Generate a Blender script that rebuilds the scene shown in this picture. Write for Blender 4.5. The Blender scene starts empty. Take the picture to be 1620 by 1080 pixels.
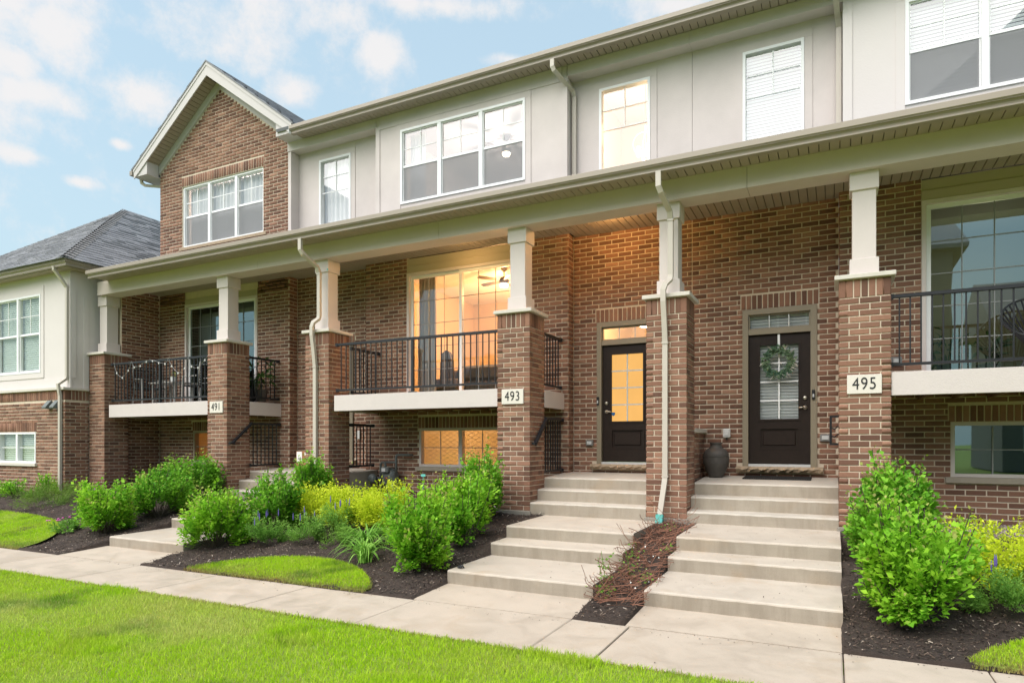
import bpy, math, random
import numpy as np
from mathutils import Matrix, Vector

random.seed(7)
RNG = np.random.default_rng(11)
SC = bpy.context.scene
COL = SC.collection

# ---------------------------------------------------------------- camera
TH = math.radians(26.43)
CAMZ = 1.58
cam_data = bpy.data.cameras.new("camera")
cam = bpy.data.objects.new("camera", cam_data)
COL.objects.link(cam)
cam.location = (0, 0, CAMZ)
cam.rotation_euler = (math.radians(90), 0, TH)
cam_data.sensor_width = 36.0
cam_data.lens = 36.0 * 1022 / 1620
cam_data.shift_y = 160.0 / 1620
cam_data.clip_start = 0.05
cam_data.clip_end = 900
SC.camera = cam

# ---------------------------------------------------------------- world: hazy daylight sky with cumulus
SUN_EL, SUN_AZ = 52.0, 202.0            # degrees; azimuth clockwise from +Y (sun behind the camera)
world = bpy.data.worlds.new("World")
SC.world = world
world.use_nodes = True
wt = world.node_tree
wt.nodes.clear()


def wn(kind, **kw):
    n = wt.nodes.new(kind)
    for k, v in kw.items():
        setattr(n, k, v)
    return n


def wl(a, b):
    wt.links.new(a, b)


def wmath(op, a, b=None, c=None, clamp=False):
    n = wn("ShaderNodeMath", operation=op, use_clamp=clamp)
    for i, v in enumerate((a, b, c)):
        if v is None:
            continue
        if isinstance(v, (int, float)):
            n.inputs[i].default_value = v
        else:
            wl(v, n.inputs[i])
    return n.outputs[0]


sky = wn("ShaderNodeTexSky", sky_type="NISHITA")
sky.sun_disc = False
sky.sun_elevation = math.radians(SUN_EL)
sky.sun_rotation = math.radians(SUN_AZ)
sky.altitude = 100
sky.air_density = 1.0
sky.dust_density = 1.6
sky.ozone_density = 1.5
tc = wn("ShaderNodeTexCoord")
sep = wn("ShaderNodeSeparateXYZ")
wl(tc.outputs["Generated"], sep.inputs[0])
az = wmath("ARCTAN2", sep.outputs[0], sep.outputs[1])          # radians, 0 = +Y, + = right
el = wmath("ARCSINE", sep.outputs[2])
comb = wn("ShaderNodeCombineXYZ")
wl(az, comb.inputs[0])
wl(wmath("MULTIPLY", el, 1.35), comb.inputs[1])
n1 = wn("ShaderNodeTexNoise")
n1.inputs["Scale"].default_value = 12.0
n1.inputs["Detail"].default_value = 9
n1.inputs["Roughness"].default_value = 0.66
wl(tc.outputs["Generated"], n1.inputs["Vector"])
puff = wmath("SUBTRACT", n1.outputs["Fac"], 0.5)
# scattered cumulus over the whole dome
n2 = wn("ShaderNodeTexNoise")
n2.inputs["Scale"].default_value = 3.1
n2.inputs["Detail"].default_value = 3
mp = wn("ShaderNodeMapping")
mp.inputs["Scale"].default_value = (1.0, 1.0, 1.9)
mp.inputs["Location"].default_value = (4.3, 1.7, 0.4)
wl(tc.outputs["Generated"], mp.inputs[0])
wl(mp.outputs[0], n2.inputs["Vector"])
field = wmath("MULTIPLY", wmath("SUBTRACT", n2.outputs["Fac"], 0.55), 2.6)
# the cumulus heaps of the photographed part of the sky: centre (az, el) and half size, in degrees
HEAPS = [(-62.3, 27.4, 5.1, 3.4), (-62.9, 23.4, 4.8, 1.7), (-56.1, 25.1, 4.4, 2.1), (-63.4, 19.5, 2.5, 0.9), (-45.2, 27.3, 3.0, 1.8), (-37.4, 30.5, 4.1, 1.9), (-33.1, 33.9, 10.8, 1.2), (-26.7, 30.7, 2.7, 0.7), (-11.9, 33.2, 3.6, 1.0), (-57.7, 21.5, 1.0, 0.5), (-64.1, 25.1, 2.8, 1.8), (-60.1, 18.5, 1.8, 0.7)]
for (a_, e_, sa, se) in HEAPS:
    dx = wmath("DIVIDE", wmath("SUBTRACT", az, math.radians(a_)), math.radians(sa))
    dy = wmath("DIVIDE", wmath("SUBTRACT", el, math.radians(e_)), math.radians(se))
    r = wmath("SQRT", wmath("ADD", wmath("MULTIPLY", dx, dx), wmath("MULTIPLY", dy, dy)))
    field = wmath("MAXIMUM", field, wmath("MULTIPLY", wmath("SUBTRACT", 1.0, r), 0.55))
dens = wmath("ADD", field, wmath("MULTIPLY", puff, 1.45))
mr = wn("ShaderNodeMapRange", interpolation_type="SMOOTHSTEP")
mr.inputs["From Min"].default_value = 0.0
mr.inputs["From Max"].default_value = 0.50
wl(dens, mr.inputs["Value"])
# thin veil of high haze everywhere, thicker near the horizon
veil = wmath("ADD", wmath("MULTIPLY", wmath("SUBTRACT", 1.0, wmath("ABSOLUTE", sep.outputs[2])), 0.40), 0.56, clamp=True)
VEIL_COL = (1.64, 2.15, 2.32, 1)
CLOUD_COL = (2.74, 2.62, 2.57, 1)
mixv = wn("ShaderNodeMix", data_type="RGBA")
wl(veil, mixv.inputs["Factor"])
wl(sky.outputs[0], mixv.inputs["A"])
mixv.inputs["B"].default_value = VEIL_COL
mixc = wn("ShaderNodeMix", data_type="RGBA")
wl(wmath("MULTIPLY", mr.outputs[0], 0.85), mixc.inputs["Factor"])
wl(mixv.outputs["Result"], mixc.inputs["A"])
mixc.inputs["B"].default_value = CLOUD_COL
bg = wn("ShaderNodeBackground")
bg.inputs["Strength"].default_value = 0.10
wl(mixc.outputs["Result"], bg.inputs["Color"])
wo = wn("ShaderNodeOutputWorld")
wl(bg.outputs[0], wo.inputs["Surface"])

# ---------------------------------------------------------------- sun, softened by thin cloud
sun_d = bpy.data.lights.new("sun", "SUN")
sun_d.energy = 1.42
sun_d.angle = math.radians(70)
sun_d.color = (1.0, 0.945, 0.885)
sun = bpy.data.objects.new("sun", sun_d)
COL.objects.link(sun)
sd = Vector((math.sin(math.radians(SUN_AZ)) * math.cos(math.radians(SUN_EL)),
             math.cos(math.radians(SUN_AZ)) * math.cos(math.radians(SUN_EL)), math.sin(math.radians(SUN_EL))))
sun.rotation_euler = sd.to_track_quat("Z", "Y").to_euler()
sun.location = sd * 60

vs = SC.view_settings
vs.view_transform = "Standard"
vs.look = "None"
vs.exposure = 1.8
vs.gamma = 1
vs.use_curve_mapping = False
cy = SC.cycles
cy.use_denoising = True
cy.max_bounces = 10
cy.diffuse_bounces = 4
cy.glossy_bounces = 4
cy.transparent_max_bounces = 24
cy.transmission_bounces = 6
cy.sample_clamp_indirect = 4
cy.caustics_reflective = False
cy.caustics_refractive = False


# ================================================================ helpers
class MB:
    """collects geometry for one mesh object"""

    def __init__(s):
        s.v, s.f = [], []

    def quad(s, a, b, c, d):
        n = len(s.v)
        s.v += [a, b, c, d]
        s.f.append((n, n + 1, n + 2, n + 3))
        return s

    def box(s, x0, x1, y0, y1, z0, z1):
        n = len(s.v)
        s.v += [(x0, y0, z0), (x1, y0, z0), (x1, y1, z0), (x0, y1, z0), (x0, y0, z1), (x1, y0, z1), (x1, y1, z1), (x0, y1, z1)]
        s.f += [(n, n + 3, n + 2, n + 1), (n + 4, n + 5, n + 6, n + 7), (n, n + 1, n + 5, n + 4), (n + 1, n + 2, n + 6, n + 5),
                (n + 2, n + 3, n + 7, n + 6), (n + 3, n, n + 4, n + 7)]
        return s

    def bevbox(s, x0, x1, y0, y1, z0, z1, b=0.006):
        """box with chamfered edges: three nested rings and caps"""
        prof = [(z0, b), (z0 + b, 0), (z1 - b, 0), (z1, b)]
        rings = []
        for z, i in prof:
            n = len(s.v)
            c = b * 0.6
            if i:
                p = [(x0 + i, y0 + i), (x1 - i, y0 + i), (x1 - i, y1 - i), (x0 + i, y1 - i)]
                p = [q for q in p for _ in (0, 1)]
                p = [(x0 + i + c, y0 + i), (x1 - i - c, y0 + i), (x1 - i, y0 + i + c), (x1 - i, y1 - i - c), (x1 - i - c, y1 - i),
                     (x0 + i + c, y1 - i), (x0 + i, y1 - i - c), (x0 + i, y0 + i + c)]
            else:
                p = [(x0 + b, y0), (x1 - b, y0), (x1, y0 + b), (x1, y1 - b), (x1 - b, y1), (x0 + b, y1), (x0, y1 - b), (x0, y0 + b)]
            s.v += [(q[0], q[1], z) for q in p]
            rings.append([n + k for k in range(8)])
        for a, bb in zip(rings, rings[1:]):
            for k in range(8):
                s.f.append((a[k], a[(k + 1) % 8], bb[(k + 1) % 8], bb[k]))
        s.f.append(tuple(reversed(rings[0])))
        s.f.append(tuple(rings[-1]))
        return s

    def ring(s, x0, x1, z0, z1, w, y0, y1):
        """rectangular frame in the XZ plane"""
        s.box(x0, x0 + w, y0, y1, z0, z1)
        s.box(x1 - w, x1, y0, y1, z0, z1)
        s.box(x0 + w, x1 - w, y0, y1, z0, z0 + w)
        s.box(x0 + w, x1 - w, y0, y1, z1 - w, z1)
        return s

    def prism_y(s, pts, y0, y1):
        """polygon in XZ (counter-clockwise seen from -Y) extruded in Y"""
        n, m = len(s.v), len(pts)
        s.v += [(x, y0, z) for x, z in pts] + [(x, y1, z) for x, z in pts]
        s.f.append(tuple(range(n, n + m)))
        s.f.append(tuple(range(n + 2 * m - 1, n + m - 1, -1)))
        for k in range(m):
            j = (k + 1) % m
            s.f.append((n + k, n + m + k, n + m + j, n + j))
        return s

    def prism_x(s, pts, x0, x1):
        """polygon in YZ extruded in X"""
        n, m = len(s.v), len(pts)
        s.v += [(x0, y, z) for y, z in pts] + [(x1, y, z) for y, z in pts]
        s.f.append(tuple(range(n + m - 1, n - 1, -1)))
        s.f.append(tuple(range(n + m, n + 2 * m)))
        for k in range(m):
            j = (k + 1) % m
            s.f.append((n + k, n + j, n + m + j, n + m + k))
        return s

    def prism_z(s, pts, z0, z1):
        n, m = len(s.v), len(pts)
        s.v += [(x, y, z0) for x, y in pts] + [(x, y, z1) for x, y in pts]
        s.f.append(tuple(range(n + m - 1, n - 1, -1)))
        s.f.append(tuple(range(n + m, n + 2 * m)))
        for k in range(m):
            j = (k + 1) % m
            s.f.append((n + k, n + j, n + m + j, n + m + k))
        return s

    def sweep(s, path, prof, closed_ends=True, up=(0, 1, 0.001)):
        """sweep a closed 2-D profile [(a, b)] along a path of points"""
        P = [Vector(p) for p in path]
        rings = []
        upv = Vector(up)
        for i, p in enumerate(P):
            if i == 0:
                t = (P[1] - P[0]).normalized()
                k = 1.0
            elif i == len(P) - 1:
                t = (P[-1] - P[-2]).normalized()
                k = 1.0
            else:
                t1 = (P[i] - P[i - 1]).normalized()
                t2 = (P[i + 1] - P[i]).normalized()
                t = (t1 + t2).normalized()
                k = 1.0
            sx = t.cross(upv)
            if sx.length < 1e-4:
                sx = t.cross(Vector((1, 0, 0)))
            sx.normalize()
            sy = sx.cross(t).normalized()
            n = len(s.v)
            s.v += [tuple(p + sx * a * k + sy * b * k) for a, b in prof]
            rings.append(n)
        m = len(prof)
        for a, b in zip(rings, rings[1:]):
            for k in range(m):
                j = (k + 1) % m
                s.f.append((a + k, a + j, b + j, b + k))
        if closed_ends:
            s.f.append(tuple(range(rings[0] + m - 1, rings[0] - 1, -1)))
            s.f.append(tuple(range(rings[-1], rings[-1] + m)))
        return s

    def tube(s, path, r, n=8):
        return s.sweep(path, [(r * math.cos(2 * math.pi * k / n), r * math.sin(2 * math.pi * k / n)) for k in range(n)])

    def lathe(s, prof, cx, cy, n=24):
        """[(r, z)] turned about a vertical axis"""
        rings = []
        for r, z in prof:
            q = len(s.v)
            s.v += [(cx + r * math.cos(2 * math.pi * k / n), cy + r * math.sin(2 * math.pi * k / n), z) for k in range(n)]
            rings.append(q)
        for a, b in zip(rings, rings[1:]):
            for k in range(n):
                j = (k + 1) % n
                s.f.append((a + k, a + j, b + j, b + k))
        s.f.append(tuple(range(rings[0] + n - 1, rings[0] - 1, -1)))
        s.f.append(tuple(range(rings[-1], rings[-1] + n)))
        return s

    def lathe_y(s, prof, cx, cz, n=20):
        """[(r, y)] turned about an axis along Y"""
        rings = []
        for r, y in prof:
            q = len(s.v)
            s.v += [(cx + r * math.cos(2 * math.pi * k / n), y, cz + r * math.sin(2 * math.pi * k / n)) for k in range(n)]
            rings.append(q)
        for a, b in zip(rings, rings[1:]):
            for k in range(n):
                j = (k + 1) % n
                s.f.append((a + k, b + k, b + j, a + j))
        s.f.append(tuple(range(rings[0], rings[0] + n)))
        s.f.append(tuple(range(rings[-1] + n - 1, rings[-1] - 1, -1)))
        return s

    def mesh(s, name, m, smooth=False):
        me = bpy.data.meshes.new(name)
        me.from_pydata(s.v, [], s.f)
        me.materials.append(m)
        if smooth:
            me.polygons.foreach_set("use_smooth", [True] * len(me.polygons))
        me.update()
        return me


def origin_of(o):
    p = Vector((0, 0, 0))
    while o is not None:
        if o.type == "EMPTY":
            p = p + o.location
        o = o.parent
    return p


def adopt(o, parent):
    """parent o while its own transform stays in world coordinates"""
    if parent is not None:
        o.parent = parent
        if parent.type == "EMPTY":
            o.matrix_parent_inverse = Matrix.Translation(-origin_of(parent))


def obj(name, mb, m, parent=None, kind=None, label=None, smooth=False, cat=None, group=None):
    me = mb if isinstance(mb, bpy.types.Mesh) else mb.mesh(name, m, smooth)
    o = bpy.data.objects.new(name, me)
    COL.objects.link(o)
    adopt(o, parent)
    if kind:
        o["kind"] = kind
    if label:
        o["label"] = label
    if cat:
        o["category"] = cat
    if group:
        o["group"] = group
    return o


def thing(name, label, cat, loc, group=None):
    o = bpy.data.objects.new(name, None)
    o.empty_display_size = 0.2
    COL.objects.link(o)
    o.location = loc
    o["label"] = label
    o["category"] = cat
    o["kind"] = "thing"
    if group:
        o["group"] = group
    return o


def np_mesh(name, V, F, m, smooth=False):
    """V (n,3) float, F (k,3 or 4) int"""
    me = bpy.data.meshes.new(name)
    V = np.asarray(V, dtype=np.float32)
    F = np.asarray(F, dtype=np.int32)
    me.vertices.add(len(V))
    me.vertices.foreach_set("co", V.ravel())
    k = F.shape[1]
    me.loops.add(F.size)
    me.loops.foreach_set("vertex_index", F.ravel())
    me.polygons.add(len(F))
    me.polygons.foreach_set("loop_start", np.arange(0, F.size, k, dtype=np.int32))
    if smooth:
        me.polygons.foreach_set("use_smooth", np.ones(len(F), dtype=bool))
    me.materials.append(m)
    me.update(calc_edges=True)
    return me


# ================================================================ materials
MATS = {}


class NT:
    def __init__(s, name):
        s.m = bpy.data.materials.new(name)
        s.m.use_nodes = True
        s.t = s.m.node_tree
        s.t.nodes.clear()
        s.out = s.t.nodes.new("ShaderNodeOutputMaterial")

    def n(s, kind, inp=None, **kw):
        nd = s.t.nodes.new(kind)
        for k, v in kw.items():
            setattr(nd, k, v)
        for k, v in (inp or {}).items():
            if isinstance(v, bpy.types.NodeSocket):
                s.t.links.new(v, nd.inputs[k])
            else:
                nd.inputs[k].default_value = v
        return nd

    def math(s, op, a, b=0.0, clamp=False):
        nd = s.t.nodes.new("ShaderNodeMath")
        nd.operation = op
        nd.use_clamp = clamp
        for i, v in enumerate((a, b)):
            if isinstance(v, (int, float)):
                nd.inputs[i].default_value = v
            else:
                s.t.links.new(v, nd.inputs[i])
        return nd.outputs[0]

    def noise(s, scale, detail=4, rough=0.55, vec=None, dist=0.0):
        nd = s.n("ShaderNodeTexNoise", {"Scale": scale, "Detail": detail, "Roughness": rough, "Distortion": dist})
        s.t.links.new(vec if vec is not None else s.pos(), nd.inputs["Vector"])
        return nd.outputs["Fac"]

    def pos(s):
        if not hasattr(s, "_p"):
            s._p = s.n("ShaderNodeNewGeometry")
        return s._p.outputs["Position"]

    def ramp(s, fac, stops, interp="LINEAR"):
        nd = s.n("ShaderNodeValToRGB", {"Fac": fac})
        cr = nd.color_ramp
        cr.interpolation = interp
        while len(cr.elements) < len(stops):
            cr.elements.new(0.5)
        for e, (p, c) in zip(cr.elements, stops):
            e.position = p
            e.color = (*c, 1) if len(c) == 3 else c
        return nd.outputs["Color"]

    def mix(s, fac, a, b, blend="MIX"):
        nd = s.n("ShaderNodeMix", data_type="RGBA", blend_type=blend)
        for key, v in (("Factor", fac), ("A", a), ("B", b)):
            if isinstance(v, bpy.types.NodeSocket):
                s.t.links.new(v, nd.inputs[key])
            elif key == "Factor":
                nd.inputs[key].default_value = v
            else:
                nd.inputs[key].default_value = (*v, 1)
        return nd.outputs["Result"]

    def bump(s, h, strength=0.3, dist=0.01):
        return s.n("ShaderNodeBump", {"Height": h, "Strength": strength, "Distance": dist}).outputs["Normal"]

    def rand(s):
        g = s.n("ShaderNodeNewGeometry")
        o = s.n("ShaderNodeObjectInfo")
        return s.math("FRACT", s.math("ADD", g.outputs["Random Per Island"], o.outputs["Random"]))

    def principled(s, **kw):
        p = s.n("ShaderNodeBsdfPrincipled")
        for k, v in kw.items():
            key = k.replace("_", " ")
            if isinstance(v, bpy.types.NodeSocket):
                s.t.links.new(v, p.inputs[key])
            elif isinstance(v, tuple) and len(v) == 3:
                p.inputs[key].default_value = (*v, 1)
            else:
                p.inputs[key].default_value = v
        return p

    def finish(s, sh):
        s.t.links.new(sh.outputs[0] if not isinstance(sh, bpy.types.NodeSocket) else sh, s.out.inputs["Surface"])
        MATS[s.m.name] = s.m
        return s.m


def simple(name, col, rough=0.6, var=0.12, scale=3.0, bump=0.0, bscale=60.0, metal=0.0, spec=0.4):
    """painted / moulded surface with slight uneven tone and fine relief"""
    k = NT(name)
    lo = tuple(c * (1 - var) for c in col)
    hi = tuple(min(1, c * (1 + var)) for c in col)
    n = k.noise(scale, 5, 0.6)
    c = k.mix(k.math("MULTIPLY_ADD", n, 1.0), lo, hi) if False else k.mix(n, lo, hi)
    kw = dict(Base_Color=c, Roughness=rough, Metallic=metal)
    p = k.principled(**kw)
    p.inputs["Specular IOR Level"].default_value = spec
    if bump:
        k.t.links.new(k.bump(k.noise(bscale, 3), bump, 0.006), p.inputs["Normal"])
    return k.finish(p)


# brick: each brick its own fired tone
k = NT("brick")
r = k.rand()
base = k.ramp(r, [(0.0, (0.150, 0.076, 0.052)), (0.14, (0.205, 0.104, 0.069)), (0.40, (0.280, 0.142, 0.093)), (0.66, (0.345, 0.178, 0.117)),
                  (0.84, (0.420, 0.228, 0.150)), (0.92, (0.265, 0.140, 0.096)), (1.0, (0.47, 0.268, 0.180))])
mott = k.noise(34, 6, 0.7)
base = k.mix(k.math("MULTIPLY", mott, 0.55), base, (0.105, 0.06, 0.046))
big_ = k.noise(0.55, 4, 0.6)
base = k.mix(k.math("MULTIPLY", big_, 0.45), base, k.mix(1.0, base, (0.62, 0.58, 0.56), "MULTIPLY"))
chalk = k.ramp(k.noise(9, 5, 0.7), [(0.60, (0, 0, 0)), (0.80, (1, 1, 1))])
base = k.mix(k.math("MULTIPLY", chalk, 0.22), base, (0.36, 0.28, 0.23))
p = k.principled(Base_Color=base, Roughness=0.85)
p.inputs["Specular IOR Level"].default_value = 0.25
k.t.links.new(k.bump(k.noise(110, 5, 0.7), 0.5, 0.006), p.inputs["Normal"])
M_BRICK = k.finish(p)
M_MORTAR = simple("mortar", (0.62, 0.52, 0.405), 0.9, 0.18, 7, 0.5, 160)
M_STUCCO = simple("stucco", (0.60, 0.535, 0.51), 0.85, 0.15, 1.6, 0.35, 42)
M_STUCCO2 = simple("pale_stucco", (0.64, 0.59, 0.57), 0.85, 0.05, 1.6, 0.35, 42)
M_TRIM = simple("trim_board", (0.62, 0.585, 0.54), 0.7, 0.06, 4, 0.25, 90)
M_RAKE = simple("rake_board", (0.55, 0.515, 0.50), 0.65, 0.05, 4, 0.15, 90)
M_BEAM = simple("beam_paint", (0.60, 0.52, 0.475), 0.7, 0.06, 3, 0.25, 80)
M_POST = simple("post_paint", (0.64, 0.57, 0.54), 0.7, 0.05, 5, 0.3, 70)
M_FASCIA = simple("deck_fascia", (0.60, 0.535, 0.51), 0.75, 0.06, 6, 0.45, 60)
M_GUTTER = simple("gutter_metal", (0.31, 0.26, 0.205), 0.38, 0.05, 2, 0, spec=0.5)
M_SPOUT = simple("downspout_metal", (0.50, 0.45, 0.385), 0.42, 0.05, 2, 0, spec=0.5)
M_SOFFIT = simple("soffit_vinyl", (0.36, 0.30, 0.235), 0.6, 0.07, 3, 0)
M_STONE = simple("cap_stone", (0.60, 0.555, 0.49), 0.85, 0.12, 12, 0.4, 80)
M_SILLSTONE = simple("sill_stone", (0.36, 0.27, 0.185), 0.9, 0.25, 14, 0.9, 45)
M_SILL = simple("window_sill_stone", (0.36, 0.31, 0.25), 0.85, 0.12, 12, 0.3, 80)
M_VINYL = simple("white_vinyl", (0.80, 0.80, 0.80), 0.4, 0.02, 3)
M_TAUPE = simple("taupe_paint", (0.245, 0.205, 0.145), 0.5, 0.05, 4)
M_HEADER = simple("header_siding", (0.43, 0.37, 0.27), 0.65, 0.05, 4, 0.2, 70)
M_BLACK = simple("black_metal", (0.018, 0.019, 0.022), 0.38, 0.15, 8)
M_DOOR = simple("door_stain", (0.020, 0.012, 0.009), 0.5, 0.35, 18, 0.25, 90, spec=0.22)
M_MUNTIN = simple("pale_muntin", (0.55, 0.56, 0.56), 0.45, 0.03, 3)
M_DARKMUNTIN = simple("grey_muntin", (0.26, 0.27, 0.265), 0.45, 0.03, 3)
M_NICKEL = simple("nickel", (0.55, 0.50, 0.43), 0.28, 0.05, 20, metal=0.9)
M_GREYPLASTIC = simple("grey_plastic", (0.22, 0.22, 0.215), 0.5, 0.06, 9)
M_WHITEPLASTIC = simple("white_plastic", (0.62, 0.61, 0.59), 0.5, 0.04, 9)
M_TEAL = simple("teal_plastic", (0.13, 0.50, 0.45), 0.45, 0.1, 20)
M_METER = simple("meter_grey", (0.135, 0.15, 0.145), 0.5, 0.15, 14)
M_CARD = simple("cardboard", (0.30, 0.145, 0.07), 0.85, 0.1, 9)
M_PAPER = simple("paper_white", (0.78, 0.77, 0.74), 0.8, 0.03, 9)
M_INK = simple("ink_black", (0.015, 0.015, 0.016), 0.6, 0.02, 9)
M_PLATE = simple("number_plate_stone", (0.68, 0.63, 0.56), 0.8, 0.06, 16, 0.25, 90)
M_MAT = simple("rubber_mat", (0.014, 0.014, 0.014), 0.8, 0.3, 60, 0.7, 120)
M_WOOD = simple("deck_joist_wood", (0.21, 0.125, 0.06), 0.8, 0.25, 10)
M_CHAIR = simple("grey_alloy", (0.40, 0.38, 0.36), 0.4, 0.06, 6, metal=0.3)
M_DARKCLOTH = simple("dark_cloth", (0.04, 0.04, 0.042), 0.9, 0.2, 20)
M_SOFA = simple("sofa_cloth", (0.10, 0.085, 0.072), 0.9, 0.15, 20)
M_CURTAIN = simple("curtain_cloth", (0.36, 0.34, 0.31), 0.9, 0.06, 6)
M_SHEER = simple("sheer_cloth", (0.80, 0.79, 0.80), 0.9, 0.04, 6)
M_BLIND = simple("blind_slat", (0.58, 0.61, 0.62), 0.55, 0.03, 6)
M_BLINDGREEN = simple("blind_in_tinted_light", (0.60, 0.70, 0.63), 0.6, 0.04, 6)
M_TERRA = simple("terracotta", (0.50, 0.15, 0.06), 0.8, 0.1, 12)
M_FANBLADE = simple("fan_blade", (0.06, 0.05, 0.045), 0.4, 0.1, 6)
M_ROOM_WARM = simple("room_wall_tan", (0.62, 0.50, 0.36), 0.9, 0.04, 1)
M_ROOM_PEACH = simple("room_wall_cream", (0.74, 0.66, 0.57), 0.9, 0.03, 1)
M_ROOM_GREY = simple("room_wall_greige", (0.66, 0.60, 0.55), 0.9, 0.04, 1)
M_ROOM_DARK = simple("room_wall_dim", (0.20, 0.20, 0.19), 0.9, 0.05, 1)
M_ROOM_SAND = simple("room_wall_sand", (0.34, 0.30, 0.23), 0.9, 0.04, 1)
M_TWIG = simple("twig_bark", (0.22, 0.10, 0.062), 0.85, 0.3, 30)
M_STEM = simple("stem_bark", (0.075, 0.06, 0.04), 0.9, 0.2, 20)
M_PETAL = simple("white_petal", (0.75, 0.75, 0.70), 0.6, 0.05, 30)
M_PURPLE = simple("purple_flower", (0.16, 0.12, 0.42), 0.7, 0.2, 60)
M_PINK = simple("pink_flower", (0.60, 0.12, 0.42), 0.7, 0.2, 60)

# concrete: trowelled, damp, rain-stained
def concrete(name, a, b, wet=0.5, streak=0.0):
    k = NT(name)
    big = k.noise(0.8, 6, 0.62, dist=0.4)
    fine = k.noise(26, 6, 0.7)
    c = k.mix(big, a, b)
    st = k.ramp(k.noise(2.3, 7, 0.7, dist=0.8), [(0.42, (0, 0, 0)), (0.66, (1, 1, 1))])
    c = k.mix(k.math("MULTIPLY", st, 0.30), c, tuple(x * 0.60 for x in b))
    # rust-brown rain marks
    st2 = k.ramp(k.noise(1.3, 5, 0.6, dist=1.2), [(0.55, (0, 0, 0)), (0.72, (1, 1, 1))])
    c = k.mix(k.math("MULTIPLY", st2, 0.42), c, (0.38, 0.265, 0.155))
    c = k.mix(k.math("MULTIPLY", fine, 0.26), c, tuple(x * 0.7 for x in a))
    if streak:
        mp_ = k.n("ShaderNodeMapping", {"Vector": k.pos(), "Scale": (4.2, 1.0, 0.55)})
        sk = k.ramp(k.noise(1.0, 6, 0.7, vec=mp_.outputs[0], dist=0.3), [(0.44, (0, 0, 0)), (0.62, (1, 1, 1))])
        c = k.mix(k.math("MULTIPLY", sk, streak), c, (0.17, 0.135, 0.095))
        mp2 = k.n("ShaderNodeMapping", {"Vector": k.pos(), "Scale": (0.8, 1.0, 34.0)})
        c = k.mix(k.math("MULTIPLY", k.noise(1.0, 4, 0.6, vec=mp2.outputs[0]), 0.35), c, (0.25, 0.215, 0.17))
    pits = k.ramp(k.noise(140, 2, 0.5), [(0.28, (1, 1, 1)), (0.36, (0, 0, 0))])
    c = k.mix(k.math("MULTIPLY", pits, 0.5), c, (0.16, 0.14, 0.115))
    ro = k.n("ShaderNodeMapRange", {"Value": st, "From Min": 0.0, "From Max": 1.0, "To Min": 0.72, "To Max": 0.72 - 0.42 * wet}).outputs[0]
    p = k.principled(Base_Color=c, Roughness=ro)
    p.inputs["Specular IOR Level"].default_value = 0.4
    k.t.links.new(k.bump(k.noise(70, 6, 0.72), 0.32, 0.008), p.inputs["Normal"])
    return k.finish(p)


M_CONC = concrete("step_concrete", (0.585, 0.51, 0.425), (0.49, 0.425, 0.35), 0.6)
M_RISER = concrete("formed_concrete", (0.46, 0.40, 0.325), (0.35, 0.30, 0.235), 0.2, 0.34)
M_WALK = concrete("walk_concrete", (0.55, 0.465, 0.375), (0.465, 0.39, 0.31), 0.8)
M_FOUND = concrete("foundation_concrete", (0.32, 0.29, 0.245), (0.24, 0.215, 0.185), 0.2)
M_PALECONC = concrete("porch_concrete", (0.60, 0.545, 0.47), (0.50, 0.45, 0.385), 0.25)

# glass: clear pane that mirrors by the angle it is seen at
def glass(name, tint, f0, rc=(0.97, 0.98, 1.0)):
    """sealed double pane: clear straight through, mirrors more the flatter it is looked along (Schlick)"""
    k = NT(name)
    g_ = k.n("ShaderNodeNewGeometry")
    dt = k.n("ShaderNodeVectorMath", {0: g_.outputs["Normal"], 1: g_.outputs["Incoming"]}, operation="DOT_PRODUCT")
    c = k.math("SUBTRACT", 1.0, k.math("ABSOLUTE", dt.outputs["Value"]), clamp=True)
    f = k.math("ADD", k.math("MULTIPLY", k.math("POWER", c, 5.0), 1 - f0), f0, clamp=True)
    nz = k.bump(k.noise(1.1, 1), 0.02, 0.05)
    tr = k.n("ShaderNodeBsdfTransparent", {"Color": (*tint, 1)})
    gl = k.n("ShaderNodeBsdfGlossy", {"Roughness": 0.015, "Color": (*rc, 1), "Normal": nz})
    mx = k.n("ShaderNodeMixShader", {"Fac": f})
    k.t.links.new(tr.outputs[0], mx.inputs[1])
    k.t.links.new(gl.outputs[0], mx.inputs[2])
    return k.finish(mx)


M_GLASS = glass("window_glass", (0.96, 0.965, 0.955), 0.13)
M_GLASSGREEN = glass("low_e_glass", (0.52, 0.66, 0.60), 0.24, (0.74, 0.93, 0.92))
k = NT("insect_screen")
tr = k.n("ShaderNodeBsdfTransparent", {"Color": (0.50, 0.50, 0.51, 1)})
df = k.n("ShaderNodeBsdfDiffuse", {"Color": (0.46, 0.46, 0.47, 1)})
mx = k.n("ShaderNodeMixShader", {"Fac": 0.42})
k.t.links.new(tr.outputs[0], mx.inputs[1])
k.t.links.new(df.outputs[0], mx.inputs[2])
M_SCREEN = k.finish(mx)


def lit(name, col, strength, var=0.0):
    k = NT(name)
    e = k.n("ShaderNodeEmission", {"Color": (*col, 1), "Strength": strength})
    if var:
        c = k.mix(k.noise(2.2, 3), tuple(x * (1 - var) for x in col), tuple(x * (1 + var * 0.6) for x in col))
        k.t.links.new(c, e.inputs["Color"])
        gl = k.n("ShaderNodeBsdfGlossy", {"Roughness": 0.08, "Color": (1, 1, 1, 1)})
        fr = k.n("ShaderNodeFresnel", {"IOR": 1.45})
        mx = k.n("ShaderNodeMixShader", {"Fac": fr.outputs[0]})
        k.t.links.new(e.outputs[0], mx.inputs[1])
        k.t.links.new(gl.outputs[0], mx.inputs[2])
        return k.finish(mx)
    return k.finish(e)


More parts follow.
